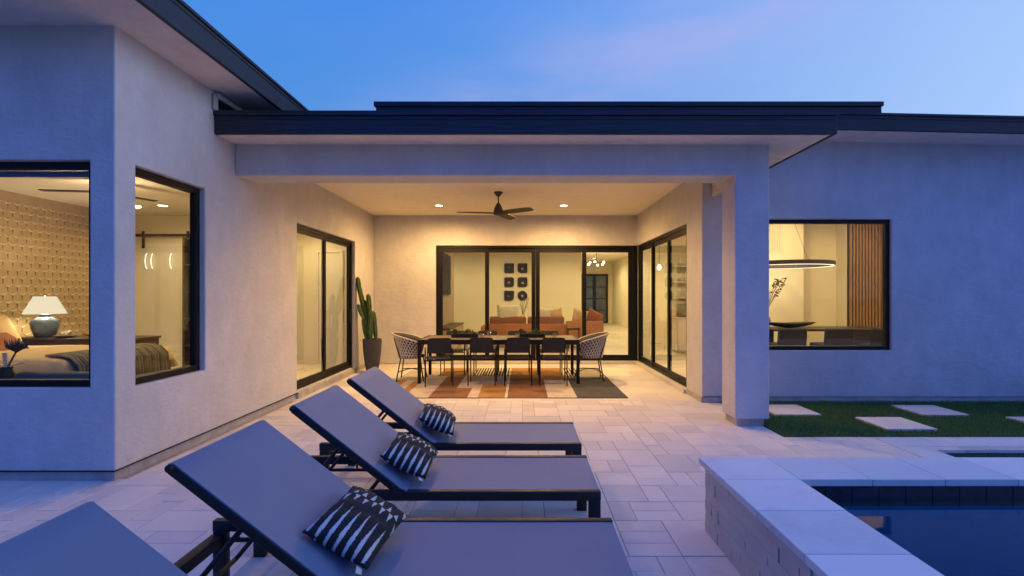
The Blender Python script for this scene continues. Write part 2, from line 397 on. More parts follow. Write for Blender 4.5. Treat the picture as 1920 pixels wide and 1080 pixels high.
# ------------------------------------------------------------------ ground, paving
XL, XR, YB, YRW = -3.31, 2.54, 11.2, 7.14       # patio walls: left, right, back; front face of the right wing
FLOORZ = 0.08
gm = MB()
def quad(mb, x0, x1, y0, y1, z): mb.bm.faces.new([mb.bm.verts.new(p) for p in ((x0, y0, z), (x1, y0, z), (x1, y1, z), (x0, y1, z))])
hx0, hx1, hy0, hy1 = 1.3, 12.0, -4.0, 4.95
for x0, x1, y0, y1 in ((-250, hx0, -250, 400), (hx1, 250, -250, 400), (hx0, hx1, -250, hy0), (hx0, hx1, hy1, 400)): quad(gm, x0, x1, y0, y1, -0.045)
tag(gm.build('ground', MT['earth']), 'bare desert earth around the house and paved yard', kind='structure')

patio = MB()
for x0, x1, y0, y1 in ((-9, 1.25, -1.0, 3.9), (1.25, 12, 3.3, 3.9), (-3.4, 4.0, 3.9, 11.3), (-9, -3.4, 3.9, 4.2), (4.0, 12, 5.0, 7.2)): quad(patio, x0, x1, y0, y1, -0.0055)
patio = tag(patio.build('patio', MT['joint']), 'pale travertine patio paving with sandy joints', kind='structure')
CELL = 0.155
def allowed(x, y):
    if y < 1.15 or y > 7.25: return False
    if x > 1.24 and y < 3.22: return False
    if x > 4.10 and 3.2 < y < 4.98: return False
    if x > 2.86 and 5.45 < y: return False
    if x < XL and y > 4.14: return False
    if x > XR + 0.05 and y > YRW: return False
    if x < -1.04 * y - 1.3 or x > 0.995 * y + 1.6: return False
    return -7.5 < x < 9.5
ox, oy = -7.6, 1.05
occ = set(); pieces = []
shapes = [(2, 2), (2, 2), (2, 1), (1, 2), (3, 2), (2, 3), (3, 2), (2, 3), (1, 2), (2, 1)]
for j in range(int((YB + 0.2 - oy) / CELL)):
    for i in range(int(17.2 / CELL)):
        if (i, j) in occ or not allowed(ox + (i + .5) * CELL, oy + (j + .5) * CELL): continue
        opts = shapes[:]; random.shuffle(opts)
        for w, h in opts + [(1, 1)]:
            cells = [(i + a, j + b) for a in range(w) for b in range(h)]
            if all(c not in occ and allowed(ox + (c[0] + .5) * CELL, oy + (c[1] + .5) * CELL) for c in cells):
                occ.update(cells); pieces.append((ox + i * CELL, oy + j * CELL, w, h)); break
def paver_bm(mb, x, y, w, h, z):
    g, b, rr = 0.0019, 0.0026, random.uniform
    x0, x1, y0, y1 = x + g, x + w * CELL - g, y + g, y + h * CELL - g
    mb.loft([[(x0, y0, z - .03), (x1, y0, z - .03), (x1, y1, z - .03), (x0, y1, z - .03)],
             [(x0, y0, z - b), (x1, y0, z - b), (x1, y1, z - b), (x0, y1, z - b)],
             [(x0 + b, y0 + b, z), (x1 - b, y0 + b, z), (x1 - b, y1 - b, z), (x0 + b, y1 - b, z)]])
def seen(p):
    x, y, w, h = p; cx, cy_ = x + w * CELL / 2, y + h * CELL / 2
    u = U0 + F_PX * cx / cy_; v = V0 + F_PX * EYE / cy_
    if not (-40 < u < 1960 and v < 1110): return 1e9
    return cy_ + (0.3 if abs(u - 1050) > 700 else 0)
pieces.sort(key=seen)
pm = {}
for n, (x, y, w, h) in enumerate(pieces[:290]):
    if (w, h) not in pm:
        mb = MB(); paver_bm(mb, 0, 0, w, h, 0); o = mb.build('paver', MT['paver'], patio); pm[w, h] = o
    else:
        o = pm[w, h].copy(); col.objects.link(o); o.parent = patio
    o.location = (x, y, random.uniform(-0.0012, 0.0012))
mb = MB()
for x, y, w, h in pieces[290:]: paver_bm(mb, x, y, w, h, random.uniform(-0.0012, 0.0012))
tag(mb.build('paver', MT['paver'], patio), kind='stuff')
ytop = oy + math.floor((7.25 - oy) / CELL + 0.5) * CELL
yy = ytop; row = 0
while yy < YB - 0.06:
    xx = XL - 0.02 - 0.45 * (row % 2)
    while xx < XR:
        x0, x1, y0, y1 = max(xx, XL - .02), min(xx + 0.9, XR + .03), yy, min(yy + 0.565, YB - 0.004)
        z = random.uniform(-.0008, .0008)
        if x1 > x0 + 0.02: B(x0 + .001, x1 - .001, y0 + .001, y1 - .001, z - .03, z, 0.0015).build('floor_slab', MT['paver'], patio)
        xx += 0.9
    yy += 0.565; row += 1

# ------------------------------------------------------------------ house
house = thing('house', 'single storey stucco house with dark flat roofs, lit rooms and covered patio', 'house')
SOF_L, SOF_P, SOF_R = 3.70, 3.25, 3.72
T = 0.15
def isin(v, a, b): return a < v < b
# left wing: front wall and side wall with openings
WL = dict(x0=-5.3, x1=-3.514, z0=0.756, z1=2.608)          # front window
WS = dict(y0=4.314, y1=5.257, z0=0.73, z1=2.625)           # side window
DL = dict(y0=7.395, y1=9.96, z0=0.105, z1=2.585)           # left sliding door
def fill_left(x, y, z):
    if y < 4.09 + T:
        return not (isin(x, WL['x0'], WL['x1']) and isin(z, WL['z0'], WL['z1']))
    if x > XL - T:
        if isin(y, WS['y0'], WS['y1']) and isin(z, WS['z0'], WS['z1']): return False
        if isin(y, DL['y0'], DL['y1']) and isin(z, DL['z0'], DL['z1']): return False
        return True
    return False
mb = MB().voxels([-9.5, WL['x0'], WL['x1'], XL - T, XL], [4.09, 4.09 + T, WS['y0'], WS['y1'], DL['y0'], DL['y1'], YB + T],
                 [0.082, DL['z0'], WS['z0'], WL['z0'], DL['z1'], WL['z1'], WS['z1'], SOF_L + 0.05], fill_left)
mb.build('wall', MT['stucco'], house, bevel=0.014)
# patio back wall, right wall and right wing front wall in one piece
DB = dict(x0=-1.93, z0=0.07, z1=2.632)
DR = dict(y0=7.82, z0=0.07, z1=2.632)
WD = dict(x0=2.95, x1=5.229, z0=0.737, z1=2.596)
def fill_right(x, y, z):
    if y > YB and x < XR + T:
        if x > DB['x0'] and isin(z, DB['z0'], DB['z1']): return False
        return z < 3.4
    if isin(x, XR, XR + T) and y > YRW:
        if y > DR['y0'] and isin(z, DR['z0'], DR['z1']): return False
        if y > YRW + T: return z < 3.4
    if x > XR and y < YRW + T:
        return not (isin(x, WD['x0'], WD['x1']) and isin(z, WD['z0'], WD['z1']))
    return False
mb = MB().voxels([XL, DB['x0'], XR, XR + T, WD['x0'], WD['x1'], 12.0], [YRW, YRW + T, DR['y0'], YB, YB + T],
                 [0.0, 0.07, 0.082, WD['z0'], WD['z1'], DB['z1'], 3.4, SOF_R + 0.05], fill_right)
mb.build('wall', MT['stucco'], house, bevel=0.014)
# foundation curbs under the stucco, set back a little
mb = MB()
mb.box(-9.5, XL - 0.012, 4.102, 4.102 + T, -0.04, 0.080, 0.004)
mb.box(XL - T, XL - 0.012, 4.102 + T, 7.38, -0.04, 0.080, 0.004)
mb.box(XL - T, XL - 0.012, 9.975, YB, -0.04, 0.080, 0.004)
mb.box(XL - T, XL + 0.03, 7.382, 9.972, -0.04, 0.098, 0.005)
mb.build('foundation', MT['foundation'], house)
mb = MB()
mb.box(XR - 0.05, XR + 0.01, 7.80, YB, -0.04, 0.062, 0.004)
mb.box(DB['x0'], XR - 0.052, YB - 0.045, YB - 0.001, -0.04, 0.055, 0.004)
mb.build('sill', MT['paver'], house)
mb = MB(); mb.box(XR + 0.004, 12, YRW - 0.012, YRW - 0.001, -0.04, 0.075, 0.003); mb.box(XR - 0.012, XR - 0.001, YRW - 0.012, 7.795, -0.04, 0.075, 0.003)
mb.build('foundation', MT['foundation'], house)
# weep screed lines (thin metal drip under the stucco)
for bx_ in ((-9.5, XL + 0.006, 4.084, 4.094), (XL - 0.004, XL + 0.006, 4.095, 7.39), (XR, 12, YRW - 0.014, YRW - 0.004)):
    B(*bx_, 0.078, 0.0835).build('weep_screed', MT['black_frame'], house)
# column and beams of the patio
CX0, CX1, CY0, CY1 = 2.449, 2.842, 5.80, 6.20
BZ = 2.893
c = B(CX0, CX1, CY0, CY1, 0.085, BZ + 0.01).build('column', MT['stucco'], house, bevel=0.014)
B(CX0 + 0.03, CX1 - 0.05, CY0 + 0.035, CY1 - 0.04, -0.04, 0.0845, 0.004).build('foundation', MT['foundation'], c)
B(XL + 0.001, CX1, CY0, CY1, BZ, SOF_P + 0.08).build('beam', MT['stucco'], house, bevel=0.012)
B(2.68, CX1 - 0.003, CY1 - 0.01, YRW + 0.01, BZ + 0.015, SOF_P + 0.08).build('beam', MT['stucco'], house, bevel=0.012)
B(XL + 0.002, 2.682, CY1 - 0.02, YB + 0.01, 3.304, 3.33).build('ceiling', MT['ceiling'], house)

# roofs
def roof(slab, sof, fas, caps, m=None, bevel=0.006):
    r = slab.build('roof', MT['fascia'], house)
    s = sof.build('soffit', MT['soffit'], r)
    f = fas.build('fascia', MT['fascia'], r, bevel=bevel)
    d = caps.build('drip_edge', MT['fascia'], r)
    if m is not None: r.matrix_world = m
    return r
# left wing roof
fx, fy = -2.83, 3.56
roof(B(-9.9, fx - 0.045, fy + 0.045, 14, SOF_L + 0.03, 3.90),
     B(-9.9, fx - 0.042, fy + 0.042, 14, SOF_L, SOF_L + 0.028),
     MB().box(fx - 0.04, fx, fy, 14, SOF_L - 0.008, 3.925).box(-9.9, fx - 0.041, fy, fy + 0.04, SOF_L - 0.008, 3.925),
     MB().box(fx - 0.05, fx + 0.016, fy - 0.016, 14, 3.926, 3.953).box(-9.9, fx - 0.051, fy - 0.016, fy + 0.05, 3.926, 3.953).box(fx - .01, fx + 0.007, fy - 0.007, 14, 3.885, 3.897))
# patio roof
px1, py0 = 3.373, 5.402
sof = MB().box(XL + 0.003, px1 - 0.042, py0 + 0.042, CY0 + 0.004, SOF_P, SOF_P + 0.03).box(CX1 - 0.004, px1 - 0.042, CY0 + 0.006, YRW - 0.002, SOF_P, SOF_P + 0.03)
roof(B(XL + 0.004, px1 - 0.045, py0 + 0.045, YB + 0.3, 3.345, 3.46), sof,
     MB().box(XL + 0.002, px1, py0, py0 + 0.04, SOF_P - 0.008, 3.44).box(px1 - 0.04, px1, py0 + 0.041, YRW - 0.01, SOF_P - 0.008, 3.44),
     MB().box(XL + 0.002, px1 + 0.016, py0 - 0.016, py0 + 0.05, 3.441, 3.489).box(px1 - 0.05, px1 + 0.016, py0 + 0.051, YRW - 0.01, 3.441, 3.489).box(XL + .002, px1 + .007, py0 - 0.007, py0 + 0.01, 3.40, 3.412))
# raised roof behind
roof(B(-2.45, 6.02, 8.52, 14, 3.745, 4.70), B(-2.40, 6.0, 8.6, 13.9, 3.712, 3.742),
     MB().box(-2.47, 6.04, 8.48, 8.518, 4.2, 4.70).box(6.02, 6.04, 8.519, 14, 4.2, 4.70),
     MB().box(-2.50, 6.06, 8.455, 8.55, 4.702, 4.774).box(-2.49, 6.05, 8.468, 8.50, 4.55, 4.565))
# right wing roof, falling gently to the right
ry0 = 6.62
def tilt(mb):
    for v in mb.bm.verts: v.co.z -= 0.022 * (v.co.x - 3.37)
    return mb
roof(tilt(B(3.0, 12.4, ry0 + 0.045, 14, SOF_R + 0.03, 3.90)), tilt(B(3.0, 12.4, ry0 + 0.042, YRW + 0.003, SOF_R, SOF_R + 0.028)),
     tilt(B(3.0, 12.4, ry0, ry0 + 0.04, SOF_R - 0.008, 3.908)), tilt(MB().box(3.0, 12.4, ry0 - 0.016, ry0 + 0.05, 3.909, 3.938).box(3.0, 12.4, ry0 - 0.007, ry0 + 0.01, 3.868, 3.880)))
# dark panel painting the shaded void, and pale trim, where the patio roof meets the left wing
MB().box(XL + 0.001, XL + 0.008, 5.44, 8.3, 3.47, 3.685).build('flashing', MT['black_frame'], house)
MB().box(XL + 0.0085, XL + 0.055, 5.40, 8.3, 3.625, 3.685, 0.004).box(XL + 0.0085, XL + 0.03, 5.36, 5.435, 3.495, 3.66, 0.004).build('trim', MT['metal_white'], house)

# interior shell
def shell(name, boxes, mat):
    mb = MB()
    for b in boxes: mb.box(*b)
    return mb.build(name, mat, house)
fl = MB()
fl.box(-9.3, XL - T - 0.002, 4.09 + T + 0.002, 11.3, FLOORZ - 0.1, FLOORZ)
fl.box(XL - T + 0.002, 9.4, YB + T + 0.002, 27.2, FLOORZ - 0.1, FLOORZ)
fl.box(XR + T + 0.002, 9.4, YRW + T + 0.002, YB + T, FLOORZ - 0.1, FLOORZ - 0.001)
tag(fl.build('floor', MT['inner_floor']), 'pale tiled floor inside the lit rooms', kind='structure')
# rooms
BEDX, BEDC = -7.4, 3.02
shell('bedroom_ceiling', [(BEDX - .1, XL - T - 0.003, 4.09 + T + 0.003, 10.9, BEDC, BEDC + 0.1)], MT['inner_ceiling'])
shell('partition', [(BEDX - 0.12, BEDX - 0.03, 4.25, 9.6, FLOORZ, BEDC)], MT['paper'])
shell('partition', [(BEDX, -5.2, 9.5, 9.6, FLOORZ, BEDC), (-5.3, -5.2, 9.601, 10.8, FLOORZ, BEDC), (-5.3, XL - T - 0.003, 10.801, 10.9, FLOORZ, BEDC)], MT['inner_wall'])
GC = 3.32
shell('great_room_ceiling', [(-4.6, 4.9, YB + T + 0.003, 27.2, GC, GC + 0.1), (XR + T + 0.003, 4.9, YRW + T + 0.003, YB + T, GC, GC + 0.1)], MT['inner_ceiling'])
shell('dining_ceiling', [(4.905, 9.4, YRW + T + 0.003, 13.0, 3.62, 3.7), (4.902, 4.96, YRW + T + .003, 11.9, GC, 3.62)], MT['inner_ceiling'])
shell('partition', [(-4.6, -4.5, YB + T + .003, 18.1, FLOORZ, GC), (-4.5, 2.1, 18.0, 18.1, FLOORZ, GC), (2.0, 2.1, 18.101, 27.0, FLOORZ, GC),
                    (2.0, 4.9, 27.0, 27.1, FLOORZ, GC), (4.8, 4.9, 11.95, 26.99, FLOORZ, GC), (3.8, 4.799, 13.0, 13.1, FLOORZ, GC),
                    (4.8, 6.62, 11.88, 11.948, FLOORZ, 3.62), (6.56, 6.62, 11.95, 12.6, FLOORZ, 3.62), (6.6, 9.4, 12.601, 12.7, FLOORZ, 3.62), (9.2, 9.3, YRW + T + .003, 12.6, FLOORZ, 3.62)], MT['inner_wall'])
shell('media_wall', [(-2.6, -2.1, YB + T + 0.004, 15.4, FLOORZ, GC)], MT['tv_wall'])
# bedroom wall relief: interlocking three-armed tiles
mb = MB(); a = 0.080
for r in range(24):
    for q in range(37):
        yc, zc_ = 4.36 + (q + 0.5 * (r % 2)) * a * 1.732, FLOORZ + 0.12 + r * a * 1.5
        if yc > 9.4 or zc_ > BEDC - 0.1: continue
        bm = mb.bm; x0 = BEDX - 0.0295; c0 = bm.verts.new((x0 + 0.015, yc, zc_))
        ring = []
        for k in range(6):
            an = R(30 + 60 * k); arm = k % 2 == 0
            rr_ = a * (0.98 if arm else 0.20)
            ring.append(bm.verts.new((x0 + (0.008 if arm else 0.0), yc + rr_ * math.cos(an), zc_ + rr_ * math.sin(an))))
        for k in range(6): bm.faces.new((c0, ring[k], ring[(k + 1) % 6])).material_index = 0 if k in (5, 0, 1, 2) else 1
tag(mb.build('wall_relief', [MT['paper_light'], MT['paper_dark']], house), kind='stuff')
# slatted timber feature wall in the dining room
for i in range(12):
    x = 7.87 + i * 0.076
    o = B(x, x + 0.042, 12.10, 12.15, FLOORZ, 3.6, 0.003).build('slat', MT['slatwood'], house)
shell('slat_backing', [(7.85, 8.8, 12.152, 12.2, FLOORZ, 3.6)], MT['darkwood'])
mb = MB(); mb.box(7.84, 8.8, 12.201, 12.6, FLOORZ, 3.6); mb.build('partition', MT['inner_wall'], house)

# windows and doors; M maps (along, depth from wall face, height) to the world
def unit(kind, M, a0, a1, z0, z1, divs, fw=0.05, d0=0.055, d1=0.125, handle=None, label=None, bot=None, leaf=0.0, meet=None):
    bot = bot or fw
    def bx(mb, aa, ab, da, db, za, zb, bev=0.0):
        p, q = M(aa, da, za), M(ab, db, zb)
        mb.box(min(p[0], q[0]), max(p[0], q[0]), min(p[1], q[1]), max(p[1], q[1]), za, zb, bev)
    root = MB(); bx(root, a0, a1, d0, d1, z0, z0 + bot, 0.004)                     # the sill member
    bx(root, a0, a1, d0, d1, z1 - fw, z1, 0.004)
    bx(root, a0, a0 + fw, d0, d1, z0 + bot, z1 - fw, 0.004); bx(root, a1 - fw, a1, d0, d1, z0 + bot, z1 - fw, 0.004)
    o = root.build(kind, MT['black_frame'], house)
    if label: o['label'] = label
    cuts = [a0 + fw] + list(divs) + [a1 - fw]
    for n, (x0, x1) in enumerate(zip(cuts[:-1], cuts[1:])):
        if leaf:
            off = 0.018 * (n % 2); w = leaf
            ov = lambda i: 0 if (i == 0 or i == len(cuts) - 1) else (-0.002 if cuts[i] == meet else w / 2)
            e0, e1 = x0 - ov(n), x1 + ov(n + 1)
            f = MB(); da, db = d0 + 0.012 + off, d0 + 0.052 + off
            bx(f, e0, e1, da, db, z0 + bot, z0 + bot + 0.07, 0.003); bx(f, e0, e1, da, db, z1 - fw - w, z1 - fw, 0.003)
            bx(f, e0, e0 + w, da, db, z0 + bot + 0.07, z1 - fw - w, 0.003); bx(f, e1 - w, e1, da, db, z0 + bot + 0.07, z1 - fw - w, 0.003)
            f.build('frame', MT['black_frame'], o)
            p = MB(); bx(p, e0 + w, e1 - w, da + 0.017, da + 0.022, z0 + bot + 0.07, z1 - fw - w); p.build('pane', MT['glass'], o)
        else:
            p = MB(); bx(p, x0, x1, d0 + 0.035, d0 + 0.040, z0 + bot, z1 - fw); p.build('pane', MT['glass'], o)
            if n: 
                f = MB(); bx(f, x0 - fw / 2, x0 + fw / 2, d0 + 0.004, d1, z0 + bot, z1 - fw, 0.003); f.build('mullion', MT['black_frame'], o)
    if handle:
        h = MB(); bx(h, handle - 0.012, handle + 0.012, d0 - 0.028, d0 - 0.012, 0.98, 1.26, 0.004); bx(h, handle - 0.008, handle + 0.008, d0 - 0.012, d0 + 0.02, 1.0, 1.02); bx(h, handle - 0.008, handle + 0.008, d0 - 0.012, d0 + 0.02, 1.22, 1.24)
        h.build('handle', MT['black_frame'], o)
    return o
fX = lambda y0: (lambda a, d, z: (a, y0 + d, z))          # wall facing the camera
fL = lambda x0: (lambda a, d, z: (x0 - d, a, z))          # wall facing right
fR = lambda x0: (lambda a, d, z: (x0 + d, a, z))          # wall facing left
unit('window', fX(4.09), WL['x0'] + .002, WL['x1'] - .002, WL['z0'] + .002, WL['z1'] - .002, [], 0.055, label='wide black framed bedroom window facing the loungers')
unit('window', fL(XL), WS['y0'] + .002, WS['y1'] - .002, WS['z0'] + .002, WS['z1'] - .002, [], 0.06, label='narrow black framed window in the side wall')
unit('window', fX(YRW), WD['x0'] + .002, WD['x1'] - .002, WD['z0'] + .002, WD['z1'] - .002, [], 0.055, d0=0.04, d1=0.11, label='black framed dining room window above the lawn')
unit('sliding_door', fL(XL), DL['y0'] + .002, DL['y1'] - .002, DL['z0'] + .002, DL['z1'] - .002, [8.64], 0.055, d0=0.06, d1=0.145, handle=9.80, leaf=0.065, label='two panel sliding door in the left wall')
pw = (2.46 + 1.88) / 4
unit('sliding_door', fX(YB), DB['x0'] + .002, XR - 0.035, DB['z0'] + .002, DB['z1'] - .002, [-1.88 + pw, -1.88 + 2 * pw, -1.88 + 3 * pw], 0.055, d0=0.03, d1=0.13, handle=0.36, leaf=0.09, meet=-1.88 + 2 * pw, label='four panel sliding door in the back wall')
unit('sliding_door', fR(XR), DR['y0'] + .002, YB + 0.028, DR['z0'] + .002, DR['z1'] - .002, [8.96, 10.08], 0.055, d0=0.03, d1=0.13, leaf=0.085, label='three panel sliding door in the right wall')
B(XR - 0.034, XR + 0.028, YB + 0.03, YB + 0.13, DB['z0'], DB['z1'] - 0.003).build('corner_post', MT['black_frame'], house)
B(WL['x0'], WL['x1'] - .06, 4.225, 4.238, 2.503, 2.552).build('roller_shade', MT['shutter'], house)

# ------------------------------------------------------------------ lights set in the ceilings
def recessed(x, y, z, label, power, group, spot=150, col_=WARM, disc=0.068):
    t = thing('recessed_light', label, 'ceiling light', (x, y, z), 0, group)
    MB().lathe([(0.092, 0.0), (0.092, -0.008), (0.074, -0.010), (0.071, -0.003)], n=24, caps=False).build('trim', MT['white'], t, True)
    MB().lathe([(disc, -0.0065), (disc, -0.004)], n=24).build('lens', MT['lamp_on'], t)
    lamp(t, 'SPOT', (0, 0, -0.02), power, col_, 0.05, spot, 0.62, (0, 0, -1))
    return t
PZ = 3.304
recessed(-1.655, 9.97, PZ, 'glowing recessed ceiling light left of the patio fan', 365, 'downlights in the patio ceiling', 178)
recessed(0.812, 9.97, PZ, 'glowing recessed ceiling light right of the patio fan', 365, 'downlights in the patio ceiling', 178)
recessed(-1.655, 7.43, PZ, 'recessed ceiling light near the front beam, above the planter side', 190, 'downlights in the patio ceiling', 150)  # added pair hidden by the beam, to light the floor towards the loungers
recessed(0.812, 7.43, PZ, 'recessed ceiling light near the front beam, on the column side', 190, 'downlights in the patio ceiling', 150)
GRL = ['recessed downlight over the sofa side of the great room, near the doors', 'recessed downlight between sofa and armchair, near the doors', 'recessed downlight close to the wall plaques, left', 'recessed downlight close to the wall plaques, right',
       'recessed downlight at the hall entrance', 'recessed downlight above the hall chandelier', 'recessed downlight before the front door', 'recessed downlight by the globe pendant', 'recessed downlight inside the right sliding door', 'recessed downlight in the great room corner by the television']
for i, (x, y, p) in enumerate([(-0.9, 13.2, 110), (1.3, 13.2, 110), (-0.9, 16.2, 120), (1.3, 16.2, 110), (3.4, 16.0, 220), (3.4, 20.0, 220), (3.4, 24.0, 220), (3.6, 10.8, 130), (4.0, 8.6, 90), (-3.4, 16.6, 120)]):
    recessed(x, y, GC, GRL[i], p, 'downlights in the great room ceiling', 168, (1.0, 0.76, 0.36))  # unseen downlights added to brighten the great room and hall
for x, y, l in [(5.9, 9.3, 'dining room downlight nearest the window and the column'), (7.9, 9.3, 'dining room downlight nearest the window on the slat side'), (5.9, 11.0, 'dining room downlight over the bowl end of the table'), (7.7, 11.0, 'dining room downlight in front of the timber slats')]:
    recessed(x, y, 3.62, l, 82, 'downlights in the dining room ceiling', 168, (1.0, 0.72, 0.33))  # no fixtures seen here; added for the dining room's brightness
for x, y, l in [(-6.0, 8.4, 'bedroom downlight before the barn door'), (-4.3, 9.9, 'bedroom downlight beside the left sliding door'), (-4.3, 7.0, 'bedroom downlight past the foot of the bed'), (-6.0, 5.6, 'bedroom downlight above the bed')]:
    recessed(x, y, BEDC, l, 84, 'downlights in the bedroom ceiling', 165, (1.0, 0.74, 0.34))  # unseen lamps added to raise the bedroom light

# ------------------------------------------------------------------ raised pool
PX, PY, PZT = 1.14, 3.27, 0.458                                    # outer corner and top of the coping
pool = thing('raised_pool', 'raised pool with pale stone coping, stacked stone side and dark blue water', 'pool', (0, 0, 0))
CW = 0.425
WX = PX + 0.035
def stone(mb, x0, x1, y0, y1):
    mb.box(x0 + .0015, x1 - .0015, y0 + .0015, y1 - .0015, PZT - 0.040, PZT + random.uniform(-.0012, .0012), 0.004, 2)
ys = [PY - CW * 0.94]
while ys[-1] > 0.3: ys.append(ys[-1] - 0.415)
for a, b in zip(ys[1:], ys[:-1]):
    mb = MB(); stone(mb, PX, PX + CW + 0.015, a, b); mb.build('coping_stone', MT['coping'], pool)
xs = [PX, PX + CW + 0.015]
while xs[-1] < 5.6: xs.append(xs[-1] + 0.415)
for a, b in zip(xs[:-1], xs[1:]):
    mb = MB(); stone(mb, a, b, PY - CW * 0.94, PY); mb.build('coping_stone', MT['coping'], pool)
IX, IY = PX + CW, PY - CW * 0.94 + 0.02                               # inner faces of the basin
mb = MB()   # basin and core wall
mb.box(WX + 0.02, IX, 0.2, PY - 0.03, -0.05, PZT - 0.041); mb.box(IX + .001, 5.7, IY, PY - 0.03, -0.05, PZT - 0.041)
mb.build('core_wall', MT['foundation'], pool)
mb = MB(); z0 = -0.75
mb.box(IX + .002, 5.7, 0.2, IY - .002, z0 - 0.05, z0); mb.box(IX - 0.05, IX + .004, 0.2, IY, z0, 0.36); mb.box(IX - 0.05, 5.7, IY - .004, IY + 0.03, z0, 0.36); mb.box(5.69, 5.75, 0.2, IY, z0, 0.42); mb.box(IX, 5.7, 0.15, 0.2, z0, 0.42)
mb.build('basin', MT['basin'], pool)
mb = MB(); mb.box(IX + .004, IX + .006, 0.2, IY - .006, 0.30, PZT - 0.042); mb.box(IX + .006, 5.69, IY - .006, IY - .0045, 0.30, PZT - 0.042)
mb.build('grout', MT['grout'], pool)
tm = None
x = IX + 0.012
while x < 5.5:
    if tm is None: tm = o = B(0, 0.150, 0, 0.004, 0, 0.088, 0.002).build('tile', MT['tile_navy'], pool)
    else: o = tm.copy(); col.objects.link(o); o.parent = pool
    o.location = (x, IY - .0105, 0.326); x += 0.1535
y = IY - 0.16; tm2 = None
while y > 0.7:
    if tm2 is None: tm2 = o = B(0, 0.004, 0, 0.150, 0, 0.088, 0.002).build('tile', MT['tile_navy'], pool)
    else: o = tm2.copy(); col.objects.link(o); o.parent = pool
    o.location = (IX + .0065, y, 0.326); y -= 0.1535
# stacked stone facing on the side towards the loungers, and on the far side
row_h = 0.0695
for r in range(6):
    y = PY - 0.035
    while y > 0.9:
        L = random.choice((0.10, 0.16, 0.22, 0.30, 0.36)); ya = max(y - L, 0.85)
        d = random.choice((0, 0, 0.001, 0.002, 0.003, 0.005))
        zz = r * row_h
        half = random.random() < 0.16
        for s in ((0, .5), (.5, 1)) if half else ((0, 1),):
            o = B(WX - d - (0.003 if s[0] else 0), WX + 0.06, ya + .0003, y - .0003, zz + row_h * s[0] + .0003, zz + row_h * s[1] - .0003, 0.0012).build('block', MT['block'], pool)
        y = ya - random.choice((0, 0, 0, 0, 0.010, 0.016))
B(WX + 0.061, 5.7, PY - 0.029, PY - 0.02, -0.04, PZT - 0.042).build('far_facing', MT['block'], pool)
wat = MB(); quad(wat, IX + .0105, 5.69, 0.2, IY - .011, 0.352)
tag(wat.build('water', MT['water']), 'still dark blue water in the raised pool', kind='structure')

# lower pool beyond it
low = thing('lower_pool', 'ground level pool edge with pale coping behind the raised pool', 'pool')
LX, LY = 4.03, 5.04
mb = MB()
x = LX - 0.30
tmc = []
while x < 9.3:
    B(x + .0015, x + .4985, LY, LY + 0.30, -0.035, 0.004, 0.004).build('coping_stone', MT['coping'], low); x += 0.5
y = LY
while y > 3.4:
    B(LX - 0.30, LX, y - .4985 + .003, y - .0015, -0.035, 0.004, 0.004).build('coping_stone', MT['coping'], low); y -= 0.5
mb = MB(); z0 = -0.9
mb.box(LX, 9.3, 3.3, LY, z0 - .05, z0); mb.box(LX - .05, LX - .003, 3.3, LY, z0, -0.036); mb.box(LX - .05, 9.3, LY + .003, LY + .05, z0, -0.036)
mb.build('basin', MT['basin'], low)
x = LX + .01
tm = None
while x < 7.4:
    if tm is None: tm = o = B(0, 0.150, 0, 0.004, 0, 0.13, 0.002).build('tile', MT['tile_navy'], low)
    else: o = tm.copy(); col.objects.link(o); o.parent = low
    o.location = (x, LY - .003, -0.17); x += 0.1535
wat = MB(); quad(wat, LX + .001, 9.3, 3.3, LY - .004, -0.13)
tag(wat.build('water', MT['water']), 'dark water in the ground level pool', kind='structure')

# ------------------------------------------------------------------ lawn and stepping stones
GX0, GY0, GY1 = 2.80, 5.39, YRW - 0.014
tag(B(GX0, 9.4, GY0, GY1, -0.03, 0.006).build('lawn', MT['turf_base']), 'strip of dark green turf along the house wall', kind='structure')
pads = [(3.15, 3.72, 6.27, 6.85), (4.045, 4.60, 5.58, 6.14), (4.98, 5.55, 6.26, 6.82), (5.90, 6.47, 5.59, 6.16)]
padl = ['square stepping stone beside the column, partly behind it', 'square stepping stone nearest the paving, second from the column', 'square stepping stone closest to the wall under the dining window', 'square stepping stone cut by the right edge of the photo']
for (x0, x1, y0, y1), l in zip(pads, padl):
    o = B(x0, x1, y0, y1, 0.0, 0.034, 0.006, 2).build('stepping_stone', MT['paver']); tag(o, l, 'stepping stone', 'stepping stones in the turf')
random.seed(5)
gv, gf = [], []
for i in range(95000):
    if len(gf) > 62000: break
    x = random.uniform(GX0 - 0.012, 7.6); y = random.uniform(GY0 - 0.014, GY1 - 0.005)
    if x > 0.995 * y + 1.2: continue
    if any(a - .006 < x < b + .006 and c_ - .006 < y < d + .006 for a, b, c_, d in pads) and random.random() < 0.985: continue
    if CX0 < x < CX1 - .04 and CY0 + .03 < y < CY1: continue
    an = random.uniform(0, math.pi); w = random.uniform(0.0016, 0.0032); h = random.uniform(0.020, 0.046); lx, ly = random.gauss(0, 0.011), random.gauss(0, 0.011)
    n = len(gv); dx, dy = math.cos(an) * w, math.sin(an) * w
    gv += [(x - dx, y - dy, 0.004), (x + dx, y + dy, 0.004), (x + lx, y + ly, 0.004 + h)]; gf.append((n, n + 1, n + 2))
me = bpy.data.meshes.new('grass'); me.from_pydata(gv, [], gf)
m, t, b = new_mat('grass_blade'); g = N(t, 'ShaderNodeNewGeometry')
t.links.new(MixC(t, g.outputs['Random Per Island'], (0.05, 0.14, 0.02), (0.13, 0.27, 0.05)), b.inputs['Base Color']); b.inputs['Roughness'].default_value = 0.6
